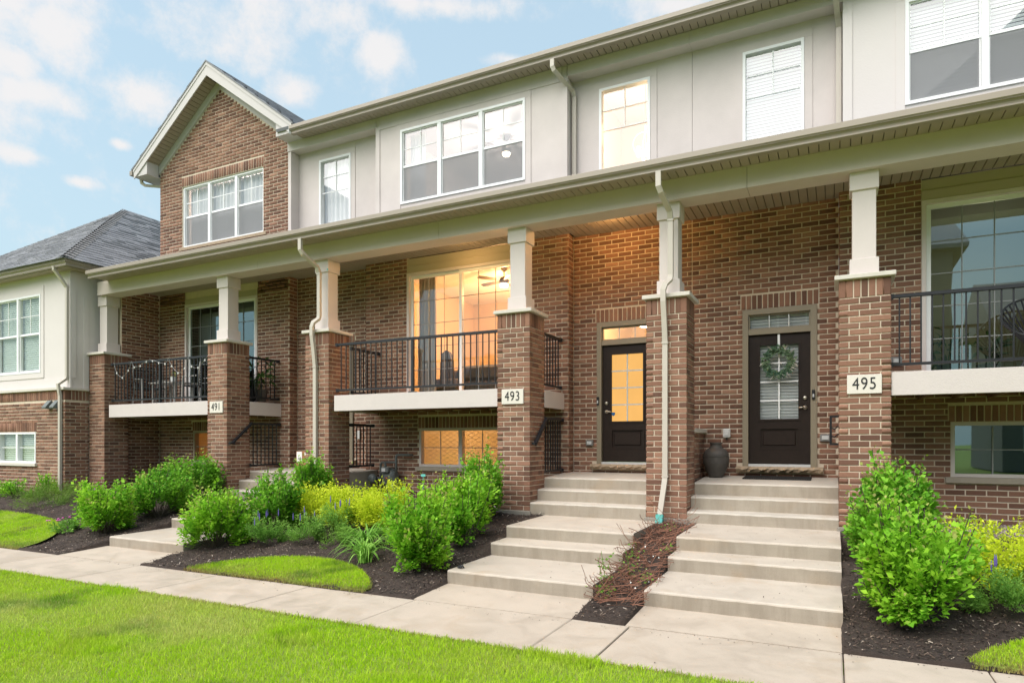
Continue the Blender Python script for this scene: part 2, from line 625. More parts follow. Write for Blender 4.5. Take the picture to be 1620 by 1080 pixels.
M_LAMP = lit("lamp_glow", (1.0, 0.80, 0.52), 5.5)
M_LAMPSOFT = lit("lamp_glow_soft", (1.0, 0.72, 0.40), 3.0)
M_FROST = lit("lit_frosted_glass", (0.80, 0.42, 0.105), 0.36, 0.14)

# leaves: thin, lit through, each leaf its own tone
def leaf(name, a, b, tip, rough=0.58, trans=0.38):
    k = NT(name)
    r = k.rand()
    c = k.mix(r, a, b)
    cl = k.noise(2.6, 3)
    c = k.mix(k.ramp(cl, [(0.40, (0, 0, 0)), (0.68, (1, 1, 1))]), c, tip)
    r2 = k.math("GREATER_THAN", k.math("FRACT", k.math("MULTIPLY", r, 17.3)), 0.9)
    c = k.mix(k.math("MULTIPLY", r2, 0.5), c, tuple(min(1, x * 1.5 + 0.03) for x in tip))
    p = k.principled(Base_Color=c, Roughness=rough)
    p.inputs["Specular IOR Level"].default_value = 0.18
    t = k.n("ShaderNodeBsdfTranslucent", {"Color": c})
    mx = k.n("ShaderNodeMixShader", {"Fac": trans})
    k.t.links.new(p.outputs[0], mx.inputs[1])
    k.t.links.new(t.outputs[0], mx.inputs[2])
    return k.finish(mx)


M_LEAF = leaf("shrub_leaf", (0.12, 0.34, 0.018), (0.24, 0.56, 0.03), (0.37, 0.65, 0.045), trans=0.36)
M_LEAFDARK = leaf("shrub_leaf_deep", (0.075, 0.25, 0.016), (0.16, 0.43, 0.028), (0.26, 0.54, 0.04), trans=0.34)
M_YELLOW = leaf("golden_leaf", (0.40, 0.54, 0.018), (0.60, 0.72, 0.03), (0.70, 0.78, 0.055))
M_LEAFTIP = leaf("young_leaf", (0.22, 0.42, 0.04), (0.34, 0.50, 0.06), (0.40, 0.36, 0.12))
M_SALVIA = leaf("sage_leaf", (0.13, 0.31, 0.05), (0.22, 0.43, 0.07), (0.29, 0.50, 0.09))
M_FERN = leaf("ferny_leaf", (0.09, 0.21, 0.025), (0.16, 0.31, 0.035), (0.20, 0.36, 0.05))
M_STRAP = leaf("daylily_leaf", (0.13, 0.33, 0.045), (0.24, 0.48, 0.07), (0.32, 0.56, 0.10))
M_JUNIPER = leaf("juniper_needle", (0.10, 0.21, 0.03), (0.17, 0.29, 0.045), (0.22, 0.33, 0.06))
M_HOUSEPLANT = leaf("house_plant_leaf", (0.02, 0.06, 0.016), (0.05, 0.12, 0.03), (0.09, 0.17, 0.04))
M_EUCALYPT = leaf("wreath_leaf", (0.06, 0.13, 0.085), (0.11, 0.19, 0.12), (0.15, 0.21, 0.11), trans=0.15)
M_GRASS = None
k = NT("grass_blade")
r = k.rand()
c = k.mix(r, (0.29, 0.55, 0.006), (0.55, 0.80, 0.018))
patch = k.ramp(k.noise(0.75, 5, 0.6, dist=0.5), [(0.36, (0, 0, 0)), (0.62, (1, 1, 1))])
c = k.mix(k.math("MULTIPLY", patch, 0.62), c, (0.50, 0.60, 0.075))
dk = k.ramp(k.noise(1.15, 4, 0.6), [(0.55, (0, 0, 0)), (0.68, (1, 1, 1))])
c = k.mix(k.math("MULTIPLY", dk, 0.75), c, (0.07, 0.20, 0.02))
straw = k.ramp(k.noise(0.42, 5, 0.65), [(0.50, (0, 0, 0)), (0.64, (1, 1, 1))])
c = k.mix(k.math("MULTIPLY", straw, 0.62), c, (0.62, 0.60, 0.22))
dry = k.math("GREATER_THAN", k.math("FRACT", k.math("MULTIPLY", r, 23.7)), 0.93)
c = k.mix(k.math("MULTIPLY", dry, 0.75), c, (0.46, 0.38, 0.17))
p = k.principled(Base_Color=c, Roughness=0.6)
p.inputs["Specular IOR Level"].default_value = 0.15
t = k.n("ShaderNodeBsdfTranslucent", {"Color": c})
mx = k.n("ShaderNodeMixShader", {"Fac": 0.35})
k.t.links.new(p.outputs[0], mx.inputs[1])
k.t.links.new(t.outputs[0], mx.inputs[2])
M_GRASS = k.finish(mx)
M_DRYGRASS = leaf("dry_grass_blade", (0.30, 0.22, 0.08), (0.42, 0.33, 0.13), (0.30, 0.36, 0.08))
k = NT("turf_soil")
c = k.mix(k.noise(0.8, 5), (0.17, 0.27, 0.022), (0.28, 0.37, 0.05))
c = k.mix(k.math("MULTIPLY", k.noise(40, 4), 0.6), c, (0.07, 0.085, 0.02))
M_TURF = k.finish(k.principled(Base_Color=c, Roughness=0.95))
k = NT("mulch_soil")
c = k.mix(k.noise(9, 6, 0.7), (0.026, 0.018, 0.014), (0.075, 0.050, 0.037))
p = k.principled(Base_Color=c, Roughness=0.9)
k.t.links.new(k.bump(k.noise(34, 6, 0.75), 1.0, 0.03), p.inputs["Normal"])
M_SOIL = k.finish(p)
k = NT("mulch_chip")
r = k.rand()
c = k.ramp(r, [(0.0, (0.016, 0.011, 0.008)), (0.5, (0.055, 0.034, 0.025)), (0.82, (0.115, 0.074, 0.053)), (0.94, (0.20, 0.145, 0.105)), (1.0, (0.58, 0.49, 0.40))])
M_CHIP = k.finish(k.principled(Base_Color=c, Roughness=0.8))
k = NT("shingle")
r = k.rand()
c = k.ramp(r, [(0.0, (0.185, 0.187, 0.20)), (0.5, (0.225, 0.228, 0.243)), (1.0, (0.27, 0.273, 0.288))])
c = k.mix(k.math("MULTIPLY", k.noise(90, 4, 0.7), 0.4), c, (0.13, 0.135, 0.15))
p = k.principled(Base_Color=c, Roughness=0.85)
k.t.links.new(k.bump(k.noise(150, 4), 0.5, 0.006), p.inputs["Normal"])
M_SHINGLE = k.finish(p)
k = NT("urn_glaze")
c = k.mix(k.noise(7, 6, 0.7), (0.035, 0.032, 0.030), (0.105, 0.092, 0.080))
p = k.principled(Base_Color=c, Roughness=0.6)
k.t.links.new(k.bump(k.noise(40, 5), 0.5, 0.01), p.inputs["Normal"])
M_URN = k.finish(p)
k = NT("translucent_blind")
t = k.n("ShaderNodeBsdfTranslucent", {"Color": (0.80, 0.62, 0.36, 1)})
d = k.n("ShaderNodeBsdfDiffuse", {"Color": (0.52, 0.38, 0.22, 1)})
mx = k.n("ShaderNodeMixShader", {"Fac": 0.35})
k.t.links.new(t.outputs[0], mx.inputs[1])
k.t.links.new(d.outputs[0], mx.inputs[2])
M_TBLIND = k.finish(mx)

# ================================================================ loose pieces: bricks, boards, shingles
MOD, COURSE, JOINT = 0.238, 0.0794, 0.0145
PIECE_MESH = {}


def chamfered(L, H, D, c=0.004):
    """front face towards -Y at y = 0, body going back to y = D; 9 quads"""
    x, z = L / 2, H / 2
    v = [(-x, D, -z), (x, D, -z), (x, D, z), (-x, D, z), (-x, c, -z), (x, c, -z), (x, c, z), (-x, c, z),
         (-x + c, 0, -z + c), (x - c, 0, -z + c), (x - c, 0, z - c), (-x + c, 0, z - c)]
    f = [(8, 9, 10, 11), (4, 5, 9, 8), (5, 6, 10, 9), (6, 7, 11, 10), (7, 4, 8, 11), (0, 1, 5, 4), (1, 2, 6, 5), (2, 3, 7, 6), (3, 0, 4, 7)]
    return v, f


def piece_mesh(L, H, D, m, c=0.004):
    key = (round(L, 2), round(H, 3), round(D, 2), m.name)
    if key not in PIECE_MESH:
        v, f = chamfered(max(key[0], 0.02), key[1], key[2], c)
        me = bpy.data.meshes.new("piece")
        me.from_pydata(v, [], f)
        me.materials.append(m)
        PIECE_MESH[key] = me
    return PIECE_MESH[key], L / max(key[0], 0.02)


CT, ST = math.cos(TH), math.sin(TH)


def project(x, y, z):
    d = -x * ST + y * CT
    if d < 0.3:
        return None
    return (810 + 1022 * (x * CT + y * ST) / d, 700 - 1022 * (z - CAMZ) / d, d)


BLOCKERS = []          # boxes that hide what stands behind them, for choosing which pieces show largest


def blocked(p):
    o = (0.0, 0.0, CAMZ)
    for b in BLOCKERS:
        t0, t1 = 0.0, 0.985
        ok = True
        for k in range(3):
            d = p[k] - o[k]
            lo, hi = b[2 * k], b[2 * k + 1]
            if abs(d) < 1e-9:
                if not lo < o[k] < hi:
                    ok = False
                    break
                continue
            a, c = (lo - o[k]) / d, (hi - o[k]) / d
            if a > c:
                a, c = c, a
            t0, t1 = max(t0, a), min(t1, c)
            if t0 >= t1:
                ok = False
                break
        if ok:
            return True
    return False


def piece_score(s):
    L, H, D, x, y, z, rz = s[:7]
    q = project(x, y, z)
    if q is None or not (-12 < q[0] < 1632 and -8 < q[1] < 1088):
        return 0.0
    nx, ny = math.sin(rz), -math.cos(rz)
    face = (nx * (0 - x) + ny * (0 - y)) / math.hypot(x, y)
    if face <= 0.02:
        return 0.0
    if blocked((x + nx * 0.01, y + ny * 0.01, z)):
        return 0.0
    return face * L * H / (q[2] * q[2])


def lay(specs, name, m, parents, nmax=300, jit=0.0018, tilt=0.0, stuff_parent=None):
    """specs: (L, H, D, x, y, z, rot_z[, parent key[, rot_x]]). The nmax that show largest become parts of their own; the rest one part."""
    if not isinstance(parents, dict):
        parents = {None: parents}
    sc = [(piece_score(s), i) for i, s in enumerate(specs)]
    sc.sort(reverse=True)
    own = {i for q, i in sc[:nmax] if q > 0}
    first = next(iter(parents.values()))
    V, F = [], []
    nv = 0
    for i, s in enumerate(specs):
        L, H, D, x, y, z, rz = s[:7]
        par = parents[s[7]] if len(s) > 7 and s[7] is not None else first
        rx = s[8] if len(s) > 8 else 0.0
        j = random.uniform(-jit, jit)
        nx, ny = math.sin(rz), -math.cos(rz)
        x, y = x + nx * j, y + ny * j
        ry = random.uniform(-tilt, tilt)
        if i in own:
            me, k = piece_mesh(L, H, D, m)
            o = bpy.data.objects.new(name, me)
            COL.objects.link(o)
            o.location = (x, y, z)
            o.rotation_euler = (rx, ry, rz)
            o.scale = (k, 1, 1)
            adopt(o, par)
        else:
            v, f = chamfered(L, H, D)
            mt = Matrix.Rotation(rz, 4, "Z") @ Matrix.Rotation(ry, 4, "Y") @ Matrix.Rotation(rx, 4, "X")
            mt = np.array(mt)[:3, :3]
            V.append(np.array(v) @ mt.T + (x, y, z))
            F.append(np.array(f) + nv)
            nv += len(v)
    if V:
        me = np_mesh(name, np.concatenate(V), np.concatenate(F), m)
        o = bpy.data.objects.new(name, me)
        COL.objects.link(o)
        adopt(o, stuff_parent or first)
        o["kind"] = "stuff"


ZB = 0.30


def wall_bricks(face, plane, u0, u1, z0, z1, holes=(), clip=None, key=None, soldiers=()):
    """running bond on a vertical wall. face '-y': plane is Y and u is X; '+x' / '-x': plane is X and u is Y"""
    out = []
    rz = {"-y": 0.0, "+x": math.pi / 2, "-x": -math.pi / 2}[face]

    def put(u, z, L, H):
        if face == "-y":
            out.append((L, H, 0.085, u, plane, z, rz, key))
        else:
            out.append((L, H, 0.085, plane, u, z, rz, key))
    k0 = int(math.floor((z0 - ZB) / COURSE))
    k1 = int(math.ceil((z1 - ZB) / COURSE))
    allholes = list(holes) + [(a, b, c, d) for a, b, c, d in soldiers]
    for kk in range(k0, k1 + 1):
        zc = ZB + (kk + 0.5) * COURSE
        if not z0 + 0.02 < zc < z1 - 0.02:
            continue
        a0, a1 = u0, u1
        if clip:
            a0, a1 = clip(zc + COURSE / 2)
            a0, a1 = max(a0, u0), min(a1, u1)
        if a1 - a0 < 0.05:
            continue
        iv = [(a0, a1)]
        for h in allholes:
            if h[2] - 0.012 < zc < h[3] + 0.012:
                nv = []
                for (p, q) in iv:
                    if h[1] <= p or h[0] >= q:
                        nv.append((p, q))
                        continue
                    if h[0] > p:
                        nv.append((p, h[0]))
                    if h[1] < q:
                        nv.append((h[1], q))
                iv = nv
        for (p, q) in iv:
            u = u0 + (0 if kk % 2 == 0 else MOD / 2) - MOD
            while u < q:
                b0, b1 = max(u, p), min(u + MOD, q)
                u += MOD
                L = b1 - b0 - JOINT
                if L < 0.025:
                    continue
                put((b0 + b1) / 2, zc, L * random.uniform(0.985, 1.0), COURSE - JOINT - random.uniform(0, 0.0025))
    for (a, b, c, d) in soldiers:
        n = max(1, round((b - a) / 0.082))
        w = (b - a) / n
        for i in range(n):
            put(a + (i + 0.5) * w, (c + d) / 2, w - JOINT * 1.1, d - c - JOINT)
    return out


def backing(mb, u0, u1, z0, z1, y0, y1, holes=()):
    """solid wall behind the brick or stucco face, cut round its openings"""
    us = sorted({u0, u1} | {min(max(v, u0), u1) for h in holes for v in h[:2]})
    zs = sorted({z0, z1} | {min(max(v, z0), z1) for h in holes for v in h[2:]})
    for a, b in zip(us, us[1:]):
        run = None
        for c, d in zip(zs, zs[1:]):
            m_ = ((a + b) / 2, (c + d) / 2)
            inside = any(h[0] < m_[0] < h[1] and h[2] < m_[1] < h[3] for h in holes)
            if inside:
                if run:
                    mb.box(a, b, y0, y1, run[0], run[1])
                run = None
            else:
                run = (run[0], d) if run else (c, d)
        if run:
            mb.box(a, b, y0, y1, run[0], run[1])
    return mb


# ================================================================ key dimensions (metres; X along the street, Y into the plot)
YC0, YC1 = 9.24, 9.82            # porch columns, front and back
YB = 10.70                       # face of the projecting bays
YD = 10.95                       # face of the recessed door walls
ZCEIL = 5.27                     # porch ceiling
DECK = 2.455
COLS = [-15.48, -11.40, -8.69, -4.57, -2.135, 0.355]


def gz(x, y):
    t = min(1.0, max(0.0, (y - 5.7) / 3.5))
    return -0.075 + 0.53 * (t * t * (3 - 2 * t) * 0.5 + t * 0.5)


for c_ in COLS:
    BLOCKERS.append((c_ - 0.29, c_ + 0.29, YC0, YC1, 0.3, 3.66))
    BLOCKERS.append((c_ - 0.16, c_ + 0.16, 9.36, 9.68, 3.66, 5.04))
BLOCKERS.append((-24, 5, 9.27, 9.66, 5.04, 5.40))
BLOCKERS.append((-15.2, 5, 8.78, 9.3, 5.33, 5.45))
for q in ((-15.05, -11.7), (-8.29, -4.86), (0.645, 4.5)):
    BLOCKERS.append((q[0], q[1], 9.26, 9.30, 2.165, 2.455))
SHRUBS = [  # x, y, radius, height, tone, label
    (-4.55, 6.55, 0.46, 1.10, 0, "bushy green shrub with pinkish tips beside the lowest steps of the 493 stairs"),
    (-4.52, 7.62, 0.54, 1.08, 0, "middle green shrub of the three climbing left of the 493 stairs"),
    (-4.78, 8.66, 0.46, 1.12, 1, "tall dark green shrub in front of the 493 column under the lit basement window"),
    (0.62, 6.62, 0.50, 1.06, 0, "large bright green shrub on the mulch right of the lowest 495 steps"),
    (0.60, 8.10, 0.50, 1.20, 1, "dark green shrub at the foot of the 495 column"),
    (-8.22, 6.62, 0.48, 0.98, 0, "green shrub right of the bottom step of the 491 stairs"),
    (-7.92, 7.50, 0.52, 1.02, 1, "broad green shrub behind the purple sage right of the 491 stairs"),
    (-8.18, 8.55, 0.40, 1.02, 1, "dark upright shrub in front of the downspout column between 491 and 493"),
    (-11.05, 6.72, 0.56, 0.98, 0, "green shrub nearest the sidewalk left of the 491 stairs"),
    (-11.10, 7.72, 0.60, 1.00, 1, "middle green shrub of the clump left of the 491 stairs"),
    (-11.30, 8.70, 0.62, 1.05, 1, "green shrub in front of the 491 column and its brown basement window"),
]
for s_ in SHRUBS:
    BLOCKERS.append((s_[0] - s_[2] * 0.75, s_[0] + s_[2] * 0.75, s_[1] - s_[2] * 0.6, s_[1] + s_[2] * 0.6, 0, gz(0, s_[1]) + s_[3] * 0.8))


# ================================================================ openings
def make_window(house, x0, x1, z0, z1, y, units=3, lower=True, grid=(2, 2), deep=0.09, fm=None, gm=None, screen=True, sill=None,
                muntin=None, head=False, fw=0.045, lower_grid=False):
    """double-hung (lower=True) or fixed window; frame mesh with panes, sashes and muntins under it"""
    fm, gm, muntin = fm or M_VINYL, gm or M_GLASS, muntin or M_VINYL
    f = MB().ring(x0, x1, z0, z1, fw, y - 0.025, y + deep)
    w = (x1 - x0) / units
    for i in range(1, units):
        f.box(x0 + w * i - 0.04, x0 + w * i + 0.04, y - 0.022, y + deep - 0.003, z0 + fw, z1 - fw)
    win = obj("window", f, fm, house)
    zm = z0 + (z1 - z0) * 0.5
    for i in range(units):
        a = x0 + w * i + (fw if i == 0 else 0.04)
        b = x0 + w * (i + 1) - (fw if i == units - 1 else 0.04)
        if lower:
            obj("sash", MB().ring(a, b, zm - 0.02, z1 - fw, 0.022, y + 0.004, y + 0.045), fm, win)
            obj("sash", MB().ring(a + 0.003, b - 0.003, z0 + fw, zm + 0.03, 0.03, y + 0.014, y + 0.07), fm, win)
            obj("pane", sheet(a + 0.02, b - 0.02, y + 0.027, zm, z1 - fw - 0.02), gm, win)
            obj("pane", sheet(a + 0.03, b - 0.03, y + 0.043, z0 + fw + 0.03, zm), gm, win)
            if screen:
                obj("insect_screen", MB().quad((a + 0.02, y + 0.012, z0 + fw + 0.01), (b - 0.02, y + 0.012, z0 + fw + 0.01),
                                               (b - 0.02, y + 0.012, zm - 0.02), (a + 0.02, y + 0.012, zm - 0.02)), M_SCREEN, win)
            g0, g1 = zm, z1 - fw
        else:
            obj("pane", sheet(a, b, y + 0.033, z0 + fw, z1 - fw), gm, win)
            g0, g1 = z0 + fw, z1 - fw
        nx, nz = grid
        for c in range(1, nx):
            xx = a + (b - a) * c / nx
            zz0 = g0 if lower or not lower_grid else z0 + (z1 - z0) * 0.5
            obj("muntin", MB().box(xx - 0.009, xx + 0.009, y + 0.016, y + 0.024, zz0, g1 - 0.015), muntin, win)
        for r_ in range(1, nz + (1 if lower_grid else 0)):
            gg0 = z0 + (z1 - z0) * 0.5 if lower_grid else g0
            zz = g1 - (g1 - gg0) * r_ / nz
            obj("muntin", MB().box(a + 0.015, b - 0.015, y + 0.0175, y + 0.0255, zz - 0.008, zz + 0.008), muntin, win)
    if sill:
        obj("sill", MB().bevbox(x0 - sill[1], x1 + sill[1], y - 0.075, y + deep, z0 - sill[0], z0 - 0.002, 0.006), sill[2], win)
    return win


def sheet(x0, x1, y, z0, z1):
    """one sheet of glass facing the street"""
    return MB().quad((x0, y, z0), (x1, y, z0), (x1, y, z1), (x0, y, z1))


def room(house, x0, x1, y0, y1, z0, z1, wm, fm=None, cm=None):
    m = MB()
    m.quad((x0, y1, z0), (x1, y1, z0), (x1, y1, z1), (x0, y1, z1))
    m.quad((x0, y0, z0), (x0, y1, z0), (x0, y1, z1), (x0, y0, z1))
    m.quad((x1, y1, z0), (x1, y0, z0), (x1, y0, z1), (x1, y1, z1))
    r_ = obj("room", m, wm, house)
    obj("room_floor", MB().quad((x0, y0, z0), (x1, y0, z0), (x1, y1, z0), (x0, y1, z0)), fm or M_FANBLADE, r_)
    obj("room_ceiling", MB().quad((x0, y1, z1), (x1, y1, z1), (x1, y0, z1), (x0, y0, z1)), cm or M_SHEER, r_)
    return r_


def bulb(name, loc, watts, col=(1.0, 0.62, 0.28), size=0.12, parent=None):
    d = bpy.data.lights.new(name, "POINT")
    d.energy = watts * 0.78
    d.color = col
    d.shadow_soft_size = size
    o = bpy.data.objects.new(name, d)
    COL.objects.link(o)
    o.location = loc
    adopt(o, parent)
    return o


def blind(win, x0, x1, z0, z1, y, m=None, pitch=0.052, gap=0.002):
    """closed horizontal slats behind a pane, each tipped, on two cords"""
    b = MB()
    z = z0
    while z < z1:
        b.quad((x0, y, z), (x1, y, z), (x1, y - 0.010, z + pitch * 0.55), (x0, y - 0.010, z + pitch * 0.55))
        b.quad((x0, y - 0.010, z + pitch * 0.55), (x1, y - 0.010, z + pitch * 0.55), (x1, y + 0.022, z + pitch * 1.02), (x0, y + 0.022, z + pitch * 1.02))
        z += pitch
    return obj("blind", b, m or M_BLIND, win, kind="stuff")


def wavy(x0, x1, z0, z1, y, amp=0.035, n=9, ph=0.0):
    m = MB()
    pts = []
    k = n * 8
    for i in range(k + 1):
        t = i / k
        pts.append((x0 + (x1 - x0) * t, y + amp * math.sin(2 * math.pi * n * t + ph) + amp * 0.3 * math.sin(2 * math.pi * n * 0.37 * t)))
    for (a, b) in zip(pts, pts[1:]):
        m.quad((a[0], a[1], z0), (b[0], b[1], z0), (b[0], b[1], z1), (a[0], a[1], z1))
    return m


def sliding_door(house, x0, x1, z0, z1, gm, mm, fm=None):
    fm = fm or M_POST
    fr = MB().ring(x0, x1, z0, z1, 0.055, YB - 0.012, YB + 0.12)
    d = obj("sliding_door", fr, fm, house)
    xm = (x0 + x1) / 2
    for (a, b, yy) in ((x0 + 0.055, xm + 0.03, YB + 0.055), (xm - 0.03, x1 - 0.055, YB + 0.012)):
        p_ = obj("door_panel", MB().ring(a, b, z0 + 0.055, z1 - 0.055, 0.062, yy, yy + 0.036), M_VINYL if yy > YB + 0.03 else M_VINYL, d)
        obj("pane", sheet(a + 0.06, b - 0.06, yy + 0.018, z0 + 0.115, z1 - 0.115), gm, d)
        for c in (1, 2):
            xx = a + 0.06 + (b - a - 0.12) * c / 3
            obj("muntin", MB().box(xx - 0.006, xx + 0.006, yy + 0.004, yy + 0.012, z0 + 0.117, z1 - 0.117), mm, d)
        for c in range(1, 5):
            zz = z0 + 0.117 + (z1 - z0 - 0.234) * c / 5
            obj("muntin", MB().box(a + 0.062, b - 0.062, yy + 0.005, yy + 0.013, zz - 0.006, zz + 0.006), mm, d)
    obj("header_siding", MB().box(x0 - 0.0, x1, YB + 0.012, YB + 0.10, z1 + 0.145, ZCEIL - 0.004), M_HEADER, house)
    obj("header_siding", MB().box(x0, x1, YB - 0.004, YB + 0.10, z1 + 0.004, z1 + 0.138), M_HEADER, house)
    return d


def entry_door(house, xl, lit_glass, knob_right):
    """frame, transom and a dark panelled door with a glazed upper half; xl = left edge of the frame"""
    y = YD
    x0, x1, z0, z1 = xl, xl + 1.075, 1.225, 3.70
    f = MB()
    f.box(x0, x0 + 0.085, y - 0.035, y + 0.10, z0 - 0.02, z1)
    f.box(x1 - 0.085, x1, y - 0.035, y + 0.10, z0 - 0.02, z1)
    f.box(x0 + 0.085, x1 - 0.085, y - 0.033, y + 0.10, z1 - 0.085, z1)
    f.box(x0 + 0.085, x1 - 0.085, y - 0.025, y + 0.10, 3.295, 3.375)
    fr = obj("door_frame", f, M_TAUPE, house)
    obj("threshold", MB().box(x0 + 0.085, x1 - 0.085, y - 0.03, y + 0.10, z0 - 0.02, z0 + 0.018), M_MUNTIN, fr)
    # transom light
    tr = obj("transom", MB().ring(x0 + 0.087, x1 - 0.087, 3.377, z1 - 0.087, 0.022, y + 0.01, y + 0.06), M_TAUPE, house)
    gm = M_GLASS
    obj("pane", sheet(x0 + 0.109, x1 - 0.109, y + 0.035, 3.399, z1 - 0.109), gm, tr)
    for c in (1, 2):
        xx = x0 + 0.109 + (x1 - x0 - 0.218) * c / 3
        obj("muntin", MB().box(xx - 0.009, xx + 0.009, y + 0.02, y + 0.03, 3.40, z1 - 0.11), M_MUNTIN, tr)
    # slab
    a, b, c0, c1 = x0 + 0.088, x1 - 0.088, z0 + 0.022, 3.292
    g = (a + 0.165, b - 0.165, 1.95, 3.13)
    pn = (a + 0.175, b - 0.175, 1.50, 1.80)
    s = MB()
    backing(s, a, b, c0, c1, y + 0.03, y + 0.075, [g, pn])
    d = obj("entry_door", s, M_DOOR, house)
    obj("raised_panel", MB().bevbox(pn[0] + 0.035, pn[1] - 0.035, y + 0.036, y + 0.07, pn[2] + 0.035, pn[3] - 0.035, 0.012)
        .box(pn[0], pn[1], y + 0.05, y + 0.07, pn[2], pn[3]), M_DOOR, d)
    obj("moulding", MB().ring(pn[0] - 0.028, pn[1] + 0.028, pn[2] - 0.028, pn[3] + 0.028, 0.03, y + 0.021, y + 0.034), M_DOOR, d)
    obj("moulding", MB().ring(g[0] - 0.028, g[1] + 0.028, g[2] - 0.028, g[3] + 0.028, 0.034, y + 0.018, y + 0.034), M_DOOR, d)
    obj("door_glass", sheet(g[0] + 0.004, g[1] - 0.004, y + 0.045, g[2] + 0.004, g[3] - 0.004), M_FROST if lit_glass else M_GLASS, d)
    xm = (g[0] + g[1]) / 2
    obj("muntin", MB().box(xm - 0.011, xm + 0.011, y + 0.030, y + 0.040, g[2] + 0.006, g[3] - 0.006), M_MUNTIN if lit_glass else M_VINYL, d)
    for c in (1, 2, 3):
        zz = g[2] + (g[3] - g[2]) * c / 4
        obj("muntin", MB().box(g[0] + 0.006, g[1] - 0.006, y + 0.0315, y + 0.0415, zz - 0.011, zz + 0.011), M_MUNTIN if lit_glass else M_VINYL, d)
    kx = b - 0.075 if knob_right else a + 0.075
    sg = -1 if knob_right else 1
    obj("deadbolt", MB().lathe_y([(0.031, y + 0.03), (0.031, y + 0.012), (0.026, y + 0.002), (0.012, y - 0.002)], kx, 2.275), M_NICKEL, d, smooth=True)
    h = MB().lathe_y([(0.033, y + 0.03), (0.033, y + 0.014), (0.026, y + 0.008), (0.013, y + 0.004), (0.013, y - 0.03), (0.005, y - 0.034)], kx, 2.125)
    h.tube([(kx, y - 0.022, 2.125), (kx + sg * 0.05, y - 0.026, 2.127), (kx + sg * 0.10, y - 0.024, 2.119)], 0.010, 8)
    obj("handle", h, M_NICKEL, d, smooth=True)
    bx = (x1 - 0.045) if knob_right else (x0 + 0.025)
    obj("doorbell", MB().bevbox(bx - 0.021, bx + 0.021, y - 0.062, y - 0.036, 2.24, 2.39, 0.006), M_INK, fr)
    obj("button", MB().bevbox(bx - 0.012, bx + 0.012, y - 0.069, y - 0.060, 2.275, 2.325, 0.003), M_MUNTIN, fr)
    # rough-hewn stone under the threshold
    n = 26
    st = MB()
    for i in range(n):
        u0, u1 = x0 - 0.09 + (x1 - x0 + 0.18) * i / n, x0 - 0.09 + (x1 - x0 + 0.18) * (i + 1) / n
        ja, jb = 0.018 * math.sin(i * 2.1) + 0.008 * math.sin(i * 5.3), 0.018 * math.sin((i + 1) * 2.1) + 0.008 * math.sin((i + 1) * 5.3)
        za, zb = 1.165 + ja * 0.6, 1.165 + jb * 0.6
        st.quad((u0, y - 0.13, 1.203), (u1, y - 0.13, 1.203), (u1, y + 0.02, 1.206), (u0, y + 0.02, 1.206))
        st.quad((u0, y - 0.15 + ja, za), (u1, y - 0.15 + jb, zb), (u1, y - 0.13, 1.203), (u0, y - 0.13, 1.203))
        st.quad((u0, y - 0.10 - ja * 0.5, 1.118), (u1, y - 0.10 - jb * 0.5, 1.118), (u1, y - 0.15 + jb, zb), (u0, y - 0.15 + ja, za))
        st.quad((u0, y + 0.02, 1.116), (u1, y + 0.02, 1.116), (u1, y - 0.10 - jb * 0.5, 1.118), (u0, y - 0.10 - ja * 0.5, 1.118))
    for u in (x0 - 0.09, x1 + 0.09):
        st.quad((u, y - 0.14, 1.118), (u, y + 0.02, 1.118), (u, y + 0.02, 1.206), (u, y - 0.13, 1.203))
    obj("doorstep_stone", st, M_SILLSTONE, house)
    return (a, b, c0, c1), g


def downspout(parent, path, w=0.036, t=0.028, label=None):
    o = obj("downspout", MB().sweep(path, [(-w, -t), (w, -t), (w, t), (-w, t)], up=(0, 1, 0.02)), M_SPOUT, parent, label=label)
    return o


def spout_strap(parent, x, y, z, w=0.045):
    obj("strap", MB().box(x - w, x + w, y - 0.036, y + 0.03, z - 0.013, z + 0.013), M_SPOUT, parent)


# ================================================================ THE TOWNHOUSES
H491 = thing("townhouse", "brick townhouse 491 with a gabled upper storey and a pale trimmed three part window", "townhouse", (-12.0, YB, 0.45), "townhouses in the row")
H493 = thing("townhouse", "townhouse 493 with glowing sliding door, lit front door and grey stucco bay above", "townhouse", (-5.4, YB, 0.45), "townhouses in the row")
H495 = thing("townhouse", "townhouse 495 with a wreath on its dark door and a pale stucco bay at right", "townhouse", (0.9, YB, 0.45), "townhouses in the row")

SL491, SL493, SL495 = (-14.34, -11.86), (-7.68, -5.19), (1.115, 3.60)
BW491, BW493, BW495 = (-14.05, -12.15), (-7.385, -5.49), (1.46, 3.36)
SZ0, SZ1 = DECK + 0.005, 4.975
BZ0, BZ1 = 1.11, 1.86
SOLD = 0.235


def bay_holes(sl, bw):
    return [(sl[0], sl[1], SZ0 - 0.1, ZCEIL + 0.1), (bw[0], bw[1], BZ0, BZ1)]


